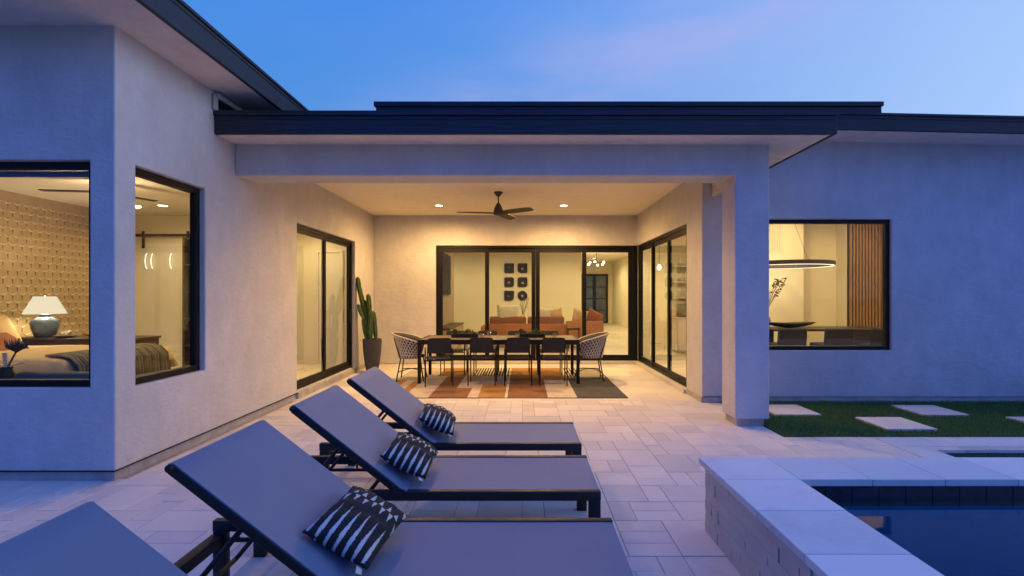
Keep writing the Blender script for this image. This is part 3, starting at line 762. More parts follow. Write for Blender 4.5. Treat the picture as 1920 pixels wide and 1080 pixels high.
me.materials.append(m); go = bpy.data.objects.new('grass', me); col.objects.link(go)
tag(go, 'short artificial grass around the stepping stones', 'grass', kind='stuff')
random.seed(21)

# ------------------------------------------------------------------ sun loungers (head end at -x)
LW, LZ, HX, FX_ = 0.335, 0.38, -0.17, 1.0                          # half width, rail top, hinge x, foot x (local; head at -1.0)
BT = (-0.777, 0.853)                                                # top of the raised back (x, z)
def sling_bm(mb, path, w, sag, th=0.006):
    nseg = 12
    def row(p, nrm, k):
        out = []
        for i in range(nseg + 1):
            s = -1 + 2 * i / nseg
            d = -sag * (1 - s * s) * math.sin(math.pi * min(1, max(0, k)) * 0.94 + 0.1)
            out.append((p[0] + nrm[0] * d, s * w, p[1] + nrm[1] * d))
        return out
    tops, bots = [], []
    for i, p in enumerate(path):
        q0, q1 = path[max(i - 1, 0)], path[min(i + 1, len(path) - 1)]
        dx, dz = q1[0] - q0[0], q1[1] - q0[1]; L = math.hypot(dx, dz); nr = (-dz / L, dx / L)
        if nr[1] < 0: nr = (-nr[0], -nr[1])
        r = row(p, nr, i / (len(path) - 1)); tops.append(r); bots.append([(x - nr[0] * th, y, z - nr[1] * th) for x, y, z in r])
    mb.loft([t_ + list(reversed(b_)) for t_, b_ in zip(tops, bots)])
def make_lounger():
    t = thing('sun_lounger', 'x', 'sun lounger', (0, 0, 0), 0, 'sun loungers in a row on the pavers')
    MM = MT['lounger_metal']
    for s in (-1, 1):
        y0, y1 = sorted((s * (LW - 0.042), s * LW))
        B(-1.0, FX_, y0, y1, LZ - 0.055, LZ, 0.005, 2).build('rail', MM, t, 40)
        B(FX_ - 0.07, FX_ - 0.001, y0 + .001, y1 - .001, 0.0, LZ - 0.0545, 0.005, 2).build('leg', MM, t, 40)
        B(-0.999, -0.932, y0 + .001, y1 - .001, 0.0, LZ - 0.0545, 0.005, 2).build('leg', MM, t, 40)
        yi = s * (LW - 0.06)
        MB().bar((-0.93, yi, LZ - 0.085), (-0.30, yi, LZ - 0.085), 0.014, 0.018).bar((-0.86, yi, LZ - 0.09), (-0.86, yi, LZ - 0.05), 0.012, 0.012, (1, 0, 0)).bar((-0.6, yi, LZ - 0.09), (-0.6, yi, LZ - 0.05), 0.012, 0.012, (1, 0, 0)).build('ratchet_rail', MM, t)
        yb = s * (LW - 0.05)
        kx, kz = -0.52, LZ + (HX + 0.52) * (BT[1] - LZ) / (HX - BT[0]) - 0.03
        MB().tube([(kx, yb - s * .02, kz), (-0.86, yb - s * .02, LZ - 0.17)], 0.011).build('support_strut', MM, t, 40)
        MB().bar((HX + 0.002, s * (LW - 0.020), LZ - 0.002), (BT[0], s * (LW - 0.020), BT[1]), 0.034, 0.042, bev=0.006).build('back_rail', MM, t, 40)
    MB().tube([(-0.86, -LW + 0.07, LZ - 0.17), (-0.86, LW - 0.07, LZ - 0.17)], 0.012).build('support_bar', MM, t, True)
    B(-0.998, -0.945, -LW + 0.043, LW - 0.043, LZ - 0.12, LZ - 0.062, 0.005, 2).build('cross_bar', MM, t, 40)
    B(FX_ - 0.035, FX_ - 0.002, -LW + 0.043, LW - 0.043, LZ - 0.055, LZ - 0.022, 0.008, 2).build('cross_bar', MM, t, 40)
    MB().tube([(-0.36, -LW + 0.043, LZ - 0.04), (-0.36, LW - 0.043, LZ - 0.04)], 0.012).build('cross_bar', MM, t, True)
    MB().tube([(BT[0] + .004, -LW - 0.004, BT[1] + 0.002), (BT[0] + .004, LW + 0.004, BT[1] + 0.002)], 0.016, 12).build('top_bar', MM, t, True)
    mb = MB(); sling_bm(mb, [(HX - 0.01 + (FX_ - 0.035 - HX) * i / 8, LZ - 0.004) for i in range(9)] + [(FX_ - 0.008, LZ - 0.006), (FX_ + .001, LZ - 0.014)], LW - 0.030, 0.016)
    mb.build('seat_sling', MT['sling'], t, 50)
    dx, dz = BT[0] - HX, BT[1] - LZ; L = math.hypot(dx, dz); n = (dz / L, -dx / L)
    off = 0.028
    path = [(HX + dx * i / 9 + n[0] * off, LZ + dz * i / 9 + n[1] * off) for i in range(10)]
    path[0] = (HX + n[0] * 0.027, LZ + n[1] * 0.027); path.insert(0, (HX + 0.055, LZ + 0.004))
    path.append((BT[0] + n[0] * 0.014 + dx / L * 0.014, BT[1] + n[1] * 0.014 + dz / L * 0.014))
    mb = MB(); sling_bm(mb, path, LW - 0.003, 0.013); mb.build('back_sling', MT['sling'], t, 50)
    return t
L1 = make_lounger()
LCX = -0.55
lpos = [(2.222, 'grey sling lounger with large spiked pillow, nearest complete one'), (3.228, 'grey sling lounger in the middle, between two others with pillows'),
        (4.172, 'grey sling lounger with pillow, farthest of the row towards the dining table'), (1.205, 'grey sling lounger without pillow, only its raised back showing in the corner')]
for i, (y, l) in enumerate(lpos):
    o = L1 if i == 0 else copy_tree(L1)
    o.location = (LCX, y, 0); o['label'] = l

# spiked lumbar pillows
def pillow_bm(w, l, th, nu=22, nv=26):
    """puffed rectangular pillow: x = width, y = length, z = thickness, corners drawn out a little"""
    mb = MB(); bm = mb.bm; top, bot = {}, {}
    for i in range(nu + 1):
        for j in range(nv + 1):
            s, q = -1 + 2 * i / nu, -1 + 2 * j / nv
            pin = 1 - 0.075 * (1 - s * s) * (q * q) ** 1.5; pin2 = 1 - 0.06 * (1 - q * q) * (s * s) ** 1.5
            x, y = s * w / 2 * pin2, q * l / 2 * pin
            h = th / 2 * ((1 - abs(s) ** 2.6) * (1 - abs(q) ** 2.6)) ** 0.55
            wr = 0.0035 * math.sin(9 * s + 5 * q * q) * (1 - s * s) + 0.003 * math.sin(13 * q - 4 * s)
            edge = i in (0, nu) or j in (0, nv)
            v = bm.verts.new((x, y, h + (0 if edge else wr))); top[i, j] = v
            bot[i, j] = v if edge else bm.verts.new((x, y, -h * 0.8))
    for i in range(nu):
        for j in range(nv):
            bm.faces.new((top[i, j], top[i + 1, j], top[i + 1, j + 1], top[i, j + 1]))
            fs = (bot[i, j + 1], bot[i + 1, j + 1], bot[i + 1, j], bot[i, j])
            try: bm.faces.new(fs)
            except ValueError: pass
    return mb
pil = None
plab = ['black pillow with white spikes on the nearest lounger', 'black pillow with white spikes on the middle lounger', 'black pillow with white spikes on the farthest lounger']
for i, (y, dy, rz, dx) in enumerate([(2.222, 0.0, -0.10, 0.0), (3.228, -0.03, 0.02, 0.012), (4.172, -0.05, 0.10, 0.03)]):
    if pil is None:
        pil = o = pillow_bm(0.305, 0.46, 0.15).build('lumbar_pillow', MT['spikes'], None, True)
        tg = MB().box(-0.012, 0.012, -0.055, 0, -0.002, 0.002, 0.0008).build('care_tag', MT['cream'], o, loc=(0.115, -0.212, -0.012)); tg.rotation_euler = (R(-8), 0, R(18))
    else: o = copy_tree(pil)
    o.location = (LCX + HX + 0.0 + dx, y + dy, 0.500); o.rotation_euler = (0.04, R(27), rz)
    tag(o, plab[i], 'pillow', 'spiked pillows on the loungers')

# ------------------------------------------------------------------ rug
mb = MB(); bm = mb.bm
def patch(x0, x1, y0, y1, mi, z=0.0105):
    f = bm.faces.new([bm.verts.new(p) for p in ((x0, y0, z), (x1, y0, z), (x1, y1, z), (x0, y1, z))]); f.material_index = mi
Y0r, Y1r = 7.42, 10.5
mb.box(-2.25, 1.556, Y0r, Y1r, 0.0015, 0.0102, 0, mi=5)
cols = [(-2.248, -2.06, [(Y0r, 9.0, 2), (9.0, Y1r, 0)]), (-2.06, -1.91, [(Y0r, Y1r, 0)]), (-1.91, -1.776, [(Y0r, 8.9, 2), (8.9, Y1r, 0)]), (-1.776, -1.60, [(Y0r, Y1r, 0)]),
        (-1.60, -1.40, [(Y0r, 9.45, 0), (9.45, Y1r, 2)]), (-1.40, -1.07, [(Y0r, 9.3, 1), (9.3, Y1r, 2)]), (-1.07, -0.95, [(Y0r, 8.2, 1), (8.2, Y1r, 0)]), (-0.95, -0.82, [(Y0r, 8.2, 1), (8.2, 9.45, 0)]),
        (-0.82, -0.67, [(Y0r, 9.45, 0)]), (-0.67, -0.266, [(Y0r, 8.55, 2), (8.55, 9.45, 0)]), (-0.266, -0.227, [(Y0r, Y1r, 4)]),
        (-0.227, 0.374, [(Y0r, 9.2, 1), (9.2, Y1r, 2)]), (0.374, 0.76, [(Y0r, 9.0, 0), (9.0, 9.4, 1), (9.4, Y1r, 2)]), (0.76, 0.807, [(Y0r, Y1r, 0)]), (0.807, 1.554, [(Y0r, 9.25, 3)])]
for x0, x1, ps in cols:
    for y0, y1, mi in ps: patch(x0, x1, y0 + 0.004, y1 - (0.004 if y1 == Y1r else 0), mi)
def stripes(x0, x1, y0, y1, n):
    for i in range(n):
        a = x0 + (x1 - x0) * i / n; b_ = x0 + (x1 - x0) * (i + 1) / n
        patch(a, b_, y0, y1, 5 if i % 2 else 4)
stripes(-0.95, -0.266, 9.45, Y1r - .004, 26); stripes(0.807, 1.554, 9.25, Y1r - .004, 28)
tag(mb.build('rug', RUG), 'outdoor rug patched in rust, cream and charcoal under the dining table', 'rug')

# ------------------------------------------------------------------ dining table on the rug
TX0, TX1, TY0, TY1, TZ = -1.795, 0.972, 8.60, 9.66, 0.76
RZ = 0.011
tb = thing('dining_table', 'long black outdoor dining table with slatted top', 'table', ((TX0 + TX1) / 2, (TY0 + TY1) / 2, RZ))
hx, hy = (TX1 - TX0) / 2, (TY1 - TY0) / 2
for sx in (-1, 1):
    for sy in (-1, 1):
        xa, xb = sorted((sx * hx, sx * (hx - 0.052))); ya, yb = sorted((sy * hy, sy * (hy - 0.052)))
        B(xa, xb, ya, yb, 0, TZ - 0.09, 0.003).build('leg', MT['black_metal'], tb)
MB().box(-hx, hx, -hy, -hy + 0.05, TZ - 0.089, TZ - RZ).box(-hx, hx, hy - 0.05, hy, TZ - 0.089, TZ - RZ).box(-hx, -hx + .05, -hy + .051, hy - .051, TZ - .089, TZ - RZ).box(hx - .05, hx, -hy + .051, hy - .051, TZ - .089, TZ - RZ).build('frame', MT['black_metal'], tb)
MT['slat_top'] = simple('weathered_grey_slat', (0.15, 0.115, 0.085), 0.42, vary=0.2, scale=12)
x = -hx + 0.055; s0 = None
while x < hx - 0.075:
    if s0 is None: s0 = o = B(0, 0.034, -hy + 0.052, hy - 0.052, TZ - 0.035, TZ - 0.012, 0.002).build('slat', MT['slat_top'], tb)
    else: o = s0.copy(); col.objects.link(o); o.parent = tb
    o.location = (x, 0, 0); x += 0.0425

def make_chair():
    """armed dining chair, back towards -y"""
    t = thing('dining_chair', 'x', 'chair', (0, 0, RZ), 0, 'black dining chairs around the patio table')
    K = MT['black_metal']; hw, r = 0.225, 0.0105
    for s in (-1, 1):
        MB().tube([(s * hw, -0.22, 0), (s * hw, -0.215, 0.30), (s * hw, -0.21, 0.565), (s * hw, -0.195, 0.598), (s * hw, -0.165, 0.61)], r).build('leg', K, t, 50)
        MB().tube([(s * hw, 0.215, 0), (s * hw, 0.21, 0.30), (s * hw, 0.205, 0.565), (s * hw, 0.19, 0.598), (s * hw, 0.16, 0.61)], r).build('leg', K, t, 50)
        MB().tube([(s * hw, -0.166, 0.61), (s * hw, 0.161, 0.61)], r).build('arm', K, t, 50)
        MB().tube([(s * (hw - .03), -0.205, 0.44), (s * (hw - .035), -0.225, 0.60), (s * (hw - .042), -0.262, 0.775), (s * (hw - .06), -0.268, 0.795), (s * (hw - 0.085), -0.27, 0.80)], r * 0.9).build('back_post', K, t, 50)
    MB().tube([(-hw + .084, -0.27, 0.80), (hw - .084, -0.27, 0.80)], r * 0.9).build('top_rail', K, t, 50)
    for q in (-0.2, 0.2): MB().bar((-hw, q, 0.43), (hw, q, 0.43), 0.016, 0.02).build('seat_frame', K, t)
    mb = MB()
    for i in range(7):
        x = -hw + 0.03 + i * (2 * hw - 0.06 - 0.052) / 6
        mb.box(x, x + 0.052, -0.205, 0.205, 0.442, 0.462, 0.004)
    mb.build('seat', MT['sling_dark'], t)
    a0 = Vector((0, -0.214, 0.55)); a1 = Vector((0, -0.268, 0.798))
    MB().bar(a0, a1, 2 * hw - 0.075, 0.02, (0, 1, 0.2), 0.006).build('backrest', MT['sling_dark'], t)
    return t
ch0 = make_chair()
near = [(-1.42, 8.53, 0.20, 'black armed chair turned aside at the left of the near row'), (-0.685, 8.62, 0, 'black armed chair, second from left on the near side of the table'),
        (-0.075, 8.62, 0, 'black armed chair, third from left on the near side of the table'), (0.515, 8.62, 0.0, 'black armed chair at the right of the near row')]
far = [(-1.33, 9.78, math.pi, 'black chair behind the table at the far row, left end'), (-0.70, 9.78, math.pi, 'black chair behind the table, second from left in the far row'),
       (-0.10, 9.78, math.pi, 'black chair behind the table, third from left in the far row'), (0.52, 9.78, math.pi, 'black chair behind the table at the far row, right end')]
for i, (x, y, rz, l) in enumerate(near + far):
    o = ch0 if i == 0 else copy_tree(ch0)
    o.location = (x, y, RZ); o.rotation_euler = (0, 0, rz); o['label'] = l

def make_woven():
    """rope tub chair facing +x"""
    t = thing('woven_chair', 'x', 'chair', (0, 0, RZ), 0, 'woven rope chairs at the table ends')
    K = MT['black_metal']
    A = R(128)
    def P(th, k):        # th: -A..A measured from -x; k: 0 bottom..1 top rim
        back = math.cos(th / A * math.pi / 2) ** 0.8 if abs(th) < A else 0
        ztop = 0.655 + 0.185 * back
        z = 0.405 + (ztop - 0.405) * k
        rr = 0.225 + 0.085 * k + (0.035 * max(0, (k - 0.86) / 0.14))
        return (-rr * math.cos(th) * 1.02, rr * math.sin(th) * 1.12, z)
    NN = 20; span = 0.34
    for fam in (1, -1):
        mb = MB()
        for i in range(NN + 8):
            th0 = -A - span + (2 * A + 2 * span) * i / (NN + 7)
            pts = []
            for j in range(13):
                k = j / 12; th = th0 + fam * (k - 0.5) * span * 2
                if abs(th) > A:
                    if pts: break
                    continue
                p = P(th, k); o_ = 0.016 + 0.006 * (1 if (j + i) % 2 else -1) * fam
                pts.append((p[0] * (1 + o_), p[1] * (1 + o_), p[2]))
            if len(pts) > 2: mb.tube(pts, 0.0105, 5)
        mb.build('woven_cord', MT['cord'], t, True)
    mb = MB()
    mb.loft([[(P(-A + 2 * A * j / 40, k / 8)[0] * q, P(-A + 2 * A * j / 40, k / 8)[1] * q, P(-A + 2 * A * j / 40, k / 8)[2]) for q, k in [(0.985, kk) for kk in range(9)] + [(0.965, kk) for kk in range(8, -1, -1)]] for j in range(41)])
    mb.build('woven_liner', MT['sling_dark'], t, True)
    MB().tube([P(-A + 2 * A * j / 40, 1.0) for j in range(41)], 0.011, 8).build('rim', MT['cord'], t, True)
    MB().tube([P(-A + 2 * A * j / 40, 0.0) for j in range(41)], 0.010, 8).build('seat_ring', K, t, True)
    MB().lathe([(0.05, 0.405), (0.215, 0.402), (0.228, 0.418), (0.222, 0.44), (0.1, 0.45), (0.01, 0.452)], n=28).build('seat', MT['sling_dark'], t, True)
    for sx, sy in ((-1, -1), (-1, 1), (1, -1), (1, 1)):
        MB().tube([(sx * 0.17, sy * 0.17, 0.41), (sx * 0.235, sy * 0.245, 0.0)], 0.011).build('leg', K, t, True)
        if sx < 0: MB().tube([(-0.18, sy * 0.19, 0.41), (-0.235, sy * 0.215, 0.60), (-0.275, sy * 0.235, 0.76)], 0.009).build('back_post', K, t, True)
    for s in (-1, 1):
        MB().tube([(-0.21, -s * 0.215, 0.16), (-0.08, -s * 0.06, 0.19), (0, 0, 0.195), (0.08, s * 0.06, 0.19), (0.21, s * 0.215, 0.16)], 0.008).build('stretcher', K, t, True)
    return t
w1 = make_woven(); w1.location = (-1.99, 9.07, RZ); w1.rotation_euler = (0, 0, 0.06); w1['label'] = 'black and cream woven chair at the table end by the cactus'
w2 = copy_tree(w1); w2.location = (1.20, 9.10, RZ); w2.rotation_euler = (0, 0, math.pi - 0.05); w2['label'] = 'black and cream woven chair at the table end over the charcoal rug corner'

# things on the table
def planter(x, y, label):
    t = thing('planter_box', label, 'planter', (x, y, TZ - 0.011 + 0.0))
    MB().box(-0.24, 0.24, -0.065, 0.065, 0, 0.075, 0.004).build('box', MT['black_metal'], t)
    B(-0.225, 0.225, -0.05, 0.05, 0.0755, 0.079).build('soil', MT['soil'], t)
    mb = MB()
    for i in range(240):
        px, py = random.uniform(-0.23, 0.23), random.uniform(-0.055, 0.055); hh = random.uniform(0.02, 0.075) * (1 + 0.5 * math.sin(px * 23)); a_ = random.uniform(0, 6.28); w = random.uniform(0.006, 0.012)
        dx, dy = math.cos(a_), math.sin(a_); e = random.uniform(0.005, 0.035)
        mb.bm.faces.new([mb.bm.verts.new(p) for p in ((px, py, 0.077), (px + dx * e * .5 - dy * w, py + dy * e * .5 + dx * w, 0.077 + hh * .6), (px + dx * e, py + dy * e, 0.077 + hh), (px + dx * e * .5 + dy * w, py + dy * e * .5 - dx * w, 0.077 + hh * .55))])
    tag(mb.build('succulent', MT['leaf'], t), kind='stuff')
planter(-1.045, 9.13, 'black trough of succulents on the left half of the table'); planter(0.165, 9.13, 'black trough of succulents on the right half of the table')
gl0 = None
for i, (x, y, l) in enumerate([(-0.72, 8.86, 'small clear tumbler right of the left trough'), (-0.62, 9.40, 'clear tumbler behind the left trough, far table edge'), (-0.09, 8.86, 'clear tumbler just left of the right trough'), (0.58, 9.05, 'clear tumbler on the bare right end of the table')]):
    if gl0 is None:
        gl0 = o = MB().lathe([(0.001, 0.004), (0.032, 0.0), (0.041, 0.10), (0.038, 0.10), (0.030, 0.008), (0.001, 0.008)], n=20, caps=False).build('tumbler', MT['clear'], None, True)
    else: o = gl0.copy(); col.objects.link(o)
    o.location = (x, y, TZ - 0.011); tag(o, l, 'glass', 'tumblers on the patio table')

# ------------------------------------------------------------------ potted cactus
cx, cyy = -2.985, 10.0
pc = thing('potted_cactus', 'tall green column cactus in a tapered charcoal pot', 'potted cactus', (cx, cyy, 0))
PXM = 10.0 / F_PX
MB().lathe([(0.105, 0.0), (0.112, 0.01), (0.15, 0.22), (0.178, 0.46), (0.186, 0.64), (0.186, 0.66), (0.168, 0.66), (0.166, 0.60), (0.02, 0.60)], n=36).build('pot', MT['pot'], pc, 35)
MB().lathe([(0.165, 0.605), (0.165, 0.615), (0.01, 0.625)], n=24).build('soil', MT['soil'], pc)
def stem(pts, r, y0, ribs=7):
    pts = [Vector((p[0], y0 + (p[2] if len(p) > 2 else 0), p[1])) for p in pts]
    # resample
    path = []
    for a_, b_ in zip(pts[:-1], pts[1:]):
        for k in range(6): path.append(a_.lerp(b_, k / 6))
    path.append(pts[-1]); n = len(path); rings = []
    for i, p in enumerate(path):
        k = i / (n - 1); rr = r * min(1, (0.55 + 2.2 * k)) * (1 if k < 0.86 else math.sqrt(max(0.02, 1 - ((k - 0.86) / 0.14) ** 2)))
        rr *= 1 + 0.05 * math.sin(i * 1.7)
        rings.append([p + Vector((math.cos(a2), math.sin(a2), 0)) * rr * (1.0 if q % 2 else 0.74) for q in range(ribs * 2) for a2 in (2 * math.pi * q / (ribs * 2),)])
    MB().loft(rings).build('stem', MT['cactus'], pc, 30)
def px(u, v, d=0): return ((u - 697) * PXM, 1.5 - (v - V0) * PXM, d)
stem([px(689, 640), px(684, 615), px(682, 596)], 0.062, 0.0)
stem([px(687, 604), px(681, 582), px(676, 556), px(671, 536), px(669.5, 519)], 0.050, 0.01)
stem([px(684, 600, -.03), px(676, 584, -.04), px(672.5, 570, -.04)], 0.040, -0.02)
stem([px(690, 606, .02), px(685, 580, .03), px(681, 562, .03)], 0.044, 0.03)
stem([px(695, 640), px(695, 612), px(696, 580)], 0.050, -0.05)
stem([px(692, 590, .01), px(691, 570, .01), px(689, 551, .01)], 0.048, 0.0)
stem([px(703, 640), px(701, 610), px(698.5, 583)], 0.046, 0.03)
stem([px(691, 640, .05), px(689, 612, .05), px(687, 596, .06)], 0.05, 0.04)

# ------------------------------------------------------------------ patio ceiling fan
fan = thing('ceiling_fan', 'dark three blade ceiling fan hanging from the patio ceiling', 'ceiling fan', (-0.42, 8.7, PZ))
MB().lathe([(0.075, 0.0), (0.074, -0.02), (0.045, -0.06), (0.02, -0.08)], n=24).build('canopy', MT['fan'], fan, 40)
MB().lathe([(0.012, -0.075), (0.012, -0.20)], n=12).build('rod', MT['fan'], fan, 40)
MB().lathe([(0.02, -0.19), (0.045, -0.225), (0.078, -0.30), (0.092, -0.355), (0.088, -0.385), (0.05, -0.40), (0.01, -0.402)], n=28).build('motor', MT['fan'], fan, 40)
for an in (187, 70, -36):
    c_, s_ = math.cos(R(an)), math.sin(R(an)); rings = []
    for k in range(9):
        q = k / 8; rad = 0.06 + 0.655 * q; w = 0.055 + 0.020 * math.sin(q * 2.4); 
        if k == 8: w *= 0.72
        pitch = R(-19 + 6 * q); ring = []
        for e, hgt in ((-w, -0.004), (w, -0.004), (w, 0.004), (-w, 0.004)):
            lx, lz = e * math.cos(pitch), e * math.sin(pitch) + hgt
            ring.append((rad * c_ - lx * s_, rad * s_ + lx * c_, -0.362 + lz))
        rings.append(ring)
    MB().loft(rings).build('blade', MT['fan'], fan)

# ------------------------------------------------------------------ great room
def cushion(w, l, th, name, mat, loc, rot, label, cat='cushion', group=None):
    o = pillow_bm(w, l, th, 10, 10).build(name, mat, None, True); o.location = loc; o.rotation_euler = rot
    return tag(o, label, cat, group)
so_ = thing('sofa', 'terracotta sofa seen from behind under the wall plaques', 'sofa', (0.12, 14.35, FLOORZ))
MB().box(-1.08, 1.08, -0.40, -0.22, 0.08, 0.66, 0.03, 2).build('back', MT['terracotta'], so_, 40)
MB().box(-1.08, 1.08, -0.21, 0.50, 0.08, 0.42, 0.03, 2).build('seat', MT['terracotta'], so_, 40)
for s in (-1, 1): 
    MB().box(min(s * 1.09, s * 1.28), max(s * 1.09, s * 1.28), -0.40, 0.5, 0.08, 0.60, 0.03, 2).build('arm', MT['terracotta'], so_, 40)
    MB().box(min(s * .02, s * 1.05), max(s * .02, s * 1.05), -0.24, -0.02, 0.43, 0.86, 0.05, 3).build('back_cushion', MT['terracotta'], so_, 40)
    for q in (-.34, .44): MB().lathe([(0.02, 0), (0.03, 0.08)], (s * 1.15, q, 0), 10).build('leg', MT['darkwood'], so_)
cushion(0.62, 0.5, 0.17, 'scatter_cushion', MT['cream'], (-0.42, 14.22, 1.02), (R(80), 0, 0.1), 'large cream cushion on the left half of the sofa', group='cushions on the great room seating')
cushion(0.45, 0.4, 0.16, 'scatter_cushion', MT['cream'], (0.62, 14.25, 0.98), (R(80), 0.1, -0.1), 'small cream cushion on the sofa behind the door post', group='cushions on the great room seating')
cushion(0.42, 0.4, 0.16, 'scatter_cushion', MT['tan'], (0.93, 14.27, 0.97), (R(78), -0.15, 0.1), 'tan cushion at the right end of the sofa', group='cushions on the great room seating')
ac = thing('armchair', 'terracotta armchair at the right of the sofa', 'armchair', (1.72, 14.3, FLOORZ))
MB().box(-0.52, 0.52, -0.40, -0.2, 0.08, 0.74, 0.04, 2).build('back', MT['terracotta'], ac, 40)
MB().box(-0.33, 0.33, -0.19, 0.42, 0.08, 0.42, 0.03, 2).build('seat', MT['terracotta'], ac, 40)
for s in (-1, 1): MB().box(min(s * .34, s * .52), max(s * .34, s * .52), -0.19, .42, .08, .58, .03, 2).build('arm', MT['terracotta'], ac, 40)
cushion(0.46, 0.42, 0.17, 'scatter_cushion', MT['tan'], (1.62, 14.18, 0.93), (R(80), 0.2, 0.1), 'tan cushion leaning on the armchair, left one of two', group='cushions on the great room seating')
cushion(0.46, 0.42, 0.17, 'scatter_cushion', MT['rustcloth'], (2.0, 14.2, 0.90), (R(78), 0.5, -0.1), 'rust cushion leaning on the right side of the armchair', group='cushions on the great room seating')
stl = thing('side_table', 'small black square side table in front of the armchair', 'side table', (1.33, 13.2, FLOORZ))
B(-0.16, 0.16, -0.16, 0.16, 0.56, 0.60, 0.004).build('top', MT['black_metal'], stl)
for sx in (-1, 1):
    for sy in (-1, 1): B(sx * .15 - .01, sx * .15 + .01, sy * .15 - .01, sy * .15 + .01, 0, 0.559).build('leg', MT['black_metal'], stl)
vs = thing('branch_vase', 'dark vase of dry branches standing behind the sofa cushions', 'vase', (0.0, 15.6, FLOORZ))
MB().lathe([(0.05, 0.55), (0.10, 0.62), (0.11, 0.72), (0.06, 0.84), (0.05, 0.86), (0.01, 0.86)], n=20).build('vase', MT['brass'], vs, True)
mb = MB()
for i in range(9):
    a_ = random.uniform(0, 6.28); e = random.uniform(0.12, 0.3); mb.tube([(0, 0, 0.84), (math.cos(a_) * e * .5, math.sin(a_) * e * .4, 1.05), (math.cos(a_) * e, math.sin(a_) * e * .6, random.uniform(1.15, 1.42))], 0.006, 5)
mb.build('branch', MT['darkwood'], vs, True)
ct = thing('console_table', 'low dark console table carrying the branch vase', 'table', (0.0, 15.6, FLOORZ))
B(-0.5, 0.5, -0.2, 0.2, 0.50, 0.548, 0.004).build('top', MT['darkwood'], ct)
for sx in (-1, 1):
    for sy in (-1, 1): B(sx * .47 - .02, sx * .47 + .02, sy * .17 - .02, sy * .17 + .02, 0, 0.499).build('leg', MT['darkwood'], ct)
# six wall plaques
def plaque(x, z, rounds, hole, label):
    s, th = 0.175, 0.03; n = 8; out, inn = [], []
    for ci, (sx, sz) in enumerate(((1, 1), (-1, 1), (-1, -1), (1, -1))):
        r = rounds[ci]
        for k in range(n):
            a_ = R(90 * ci + 90 * k / (n - 1)); out.append((sx * (s - r) + r * math.cos(a_), sz * (s - r) + r * math.sin(a_)))
    for k in range(4 * n):
        p = out[k]; a_ = math.atan2(p[1] - hole[1], p[0] - hole[0]); inn.append((hole[0] + hole[2] * math.cos(a_), hole[1] + hole[2] * math.sin(a_)))
    mb = MB()
    mb.loft([[(p[0], 0, p[1]) for p in inn], [(p[0], 0, p[1]) for p in out], [(p[0], -th, p[1]) for p in out], [(p[0], -th, p[1]) for p in inn], [(p[0], 0, p[1]) for p in inn]], caps=False)
    o = mb.build('wall_plaque', MT['artblack']); o.location = (x, 17.995, z); tag(o, label, 'wall art', 'black plaques on the great room wall')
zc = lambda v: 1.5 + (V0 - v) * 18 / F_PX
xc = lambda u: (u - U0) * 18 / F_PX
plaque(xc(954.5), zc(503), (0.02, 0.05, 0.05, 0.02), (0.0, 0.03, 0.025), 'square black plaque with small hole, top left of six')
plaque(xc(979.5), zc(503), (0.02, 0.06, 0.12, 0.04), (0.0, -0.02, 0.045), 'black plaque rounded at one lower corner, top right of six')
plaque(xc(954.5), zc(529), (0.10, 0.06, 0.06, 0.08), (-0.01, -0.01, 0.04), 'rounded black plaque, middle left of six')
plaque(xc(979.5), zc(529), (0.05, 0.10, 0.04, 0.09), (0.01, -0.03, 0.05), 'rounded black plaque, middle right of six')
plaque(xc(954.5), zc(554.5), (0.01, 0.02, 0.04, 0.12), (-0.02, -0.01, 0.03), 'square cornered black plaque with one round corner, bottom left of six')
plaque(xc(979.5), zc(554.5), (0.174, 0.174, 0.174, 0.174), (0.0, 0.0, 0.05), 'round black plaque, bottom right of six')
# television and cabinet on the media wall
tv = thing('television', 'flat black television on the taupe media wall', 'television', (-2.098, 13.4, 2.1))
B(0.0, 0.05, -0.95, 0.95, -0.55, 0.55, 0.006).build('body', MT['black_metal'], tv); B(0.0505, 0.053, -0.93, 0.93, -0.53, 0.53).build('screen', MT['screen'], tv)
cb = thing('media_cabinet', 'low taupe cabinet under the television', 'cabinet', (-2.098, 13.4, FLOORZ))
B(0.0, 0.36, -1.4, 1.4, 0.06, 0.62, 0.006).build('body', MT['tv_wall'], cb); B(0, 0.37, -1.42, 1.42, 0.621, 0.66, 0.004).build('top', MT['darkwood'], cb)
# chandelier and front door in the hall
chn = thing('hall_chandelier', 'branched chandelier with glowing globes in the hall', 'chandelier', (2.95, 20.2, GC))
MB().lathe([(0.07, 0), (0.07, -0.02), (0.012, -0.025), (0.012, -0.36), (0.04, -0.37), (0.04, -0.42), (0.005, -0.43)], n=16).build('stem', MT['black_metal'], chn, 40)
for k in range(6):
    a_ = R(60 * k + 12); e = (0.32 * math.cos(a_), 0.32 * math.sin(a_), -0.44 - 0.10 * (k % 2))
    ar = MB().tube([(0, 0, -0.40), (e[0] * .5, e[1] * .5, -0.38), e], 0.009, 6).build('arm', MT['black_metal'], chn, True)
    MB().lathe([(0.002, -0.045), (0.032, -0.032), (0.045, 0), (0.032, 0.032), (0.002, 0.045)], e, 14).build('globe', MT['bulb_on'], ar, True)
lamp(chn, 'POINT', (0, 0, -0.62), 60, (1, 0.75, 0.45), 0.15)
fd = MB().box(3.10, 3.16, 26.93, 26.995, FLOORZ, 2.70).box(4.50, 4.56, 26.93, 26.995, FLOORZ, 2.70).box(3.161, 4.499, 26.93, 26.995, 2.64, 2.70).box(3.80, 3.86, 26.935, 26.99, FLOORZ, 2.639).build('front_door', MT['black_frame'], house)
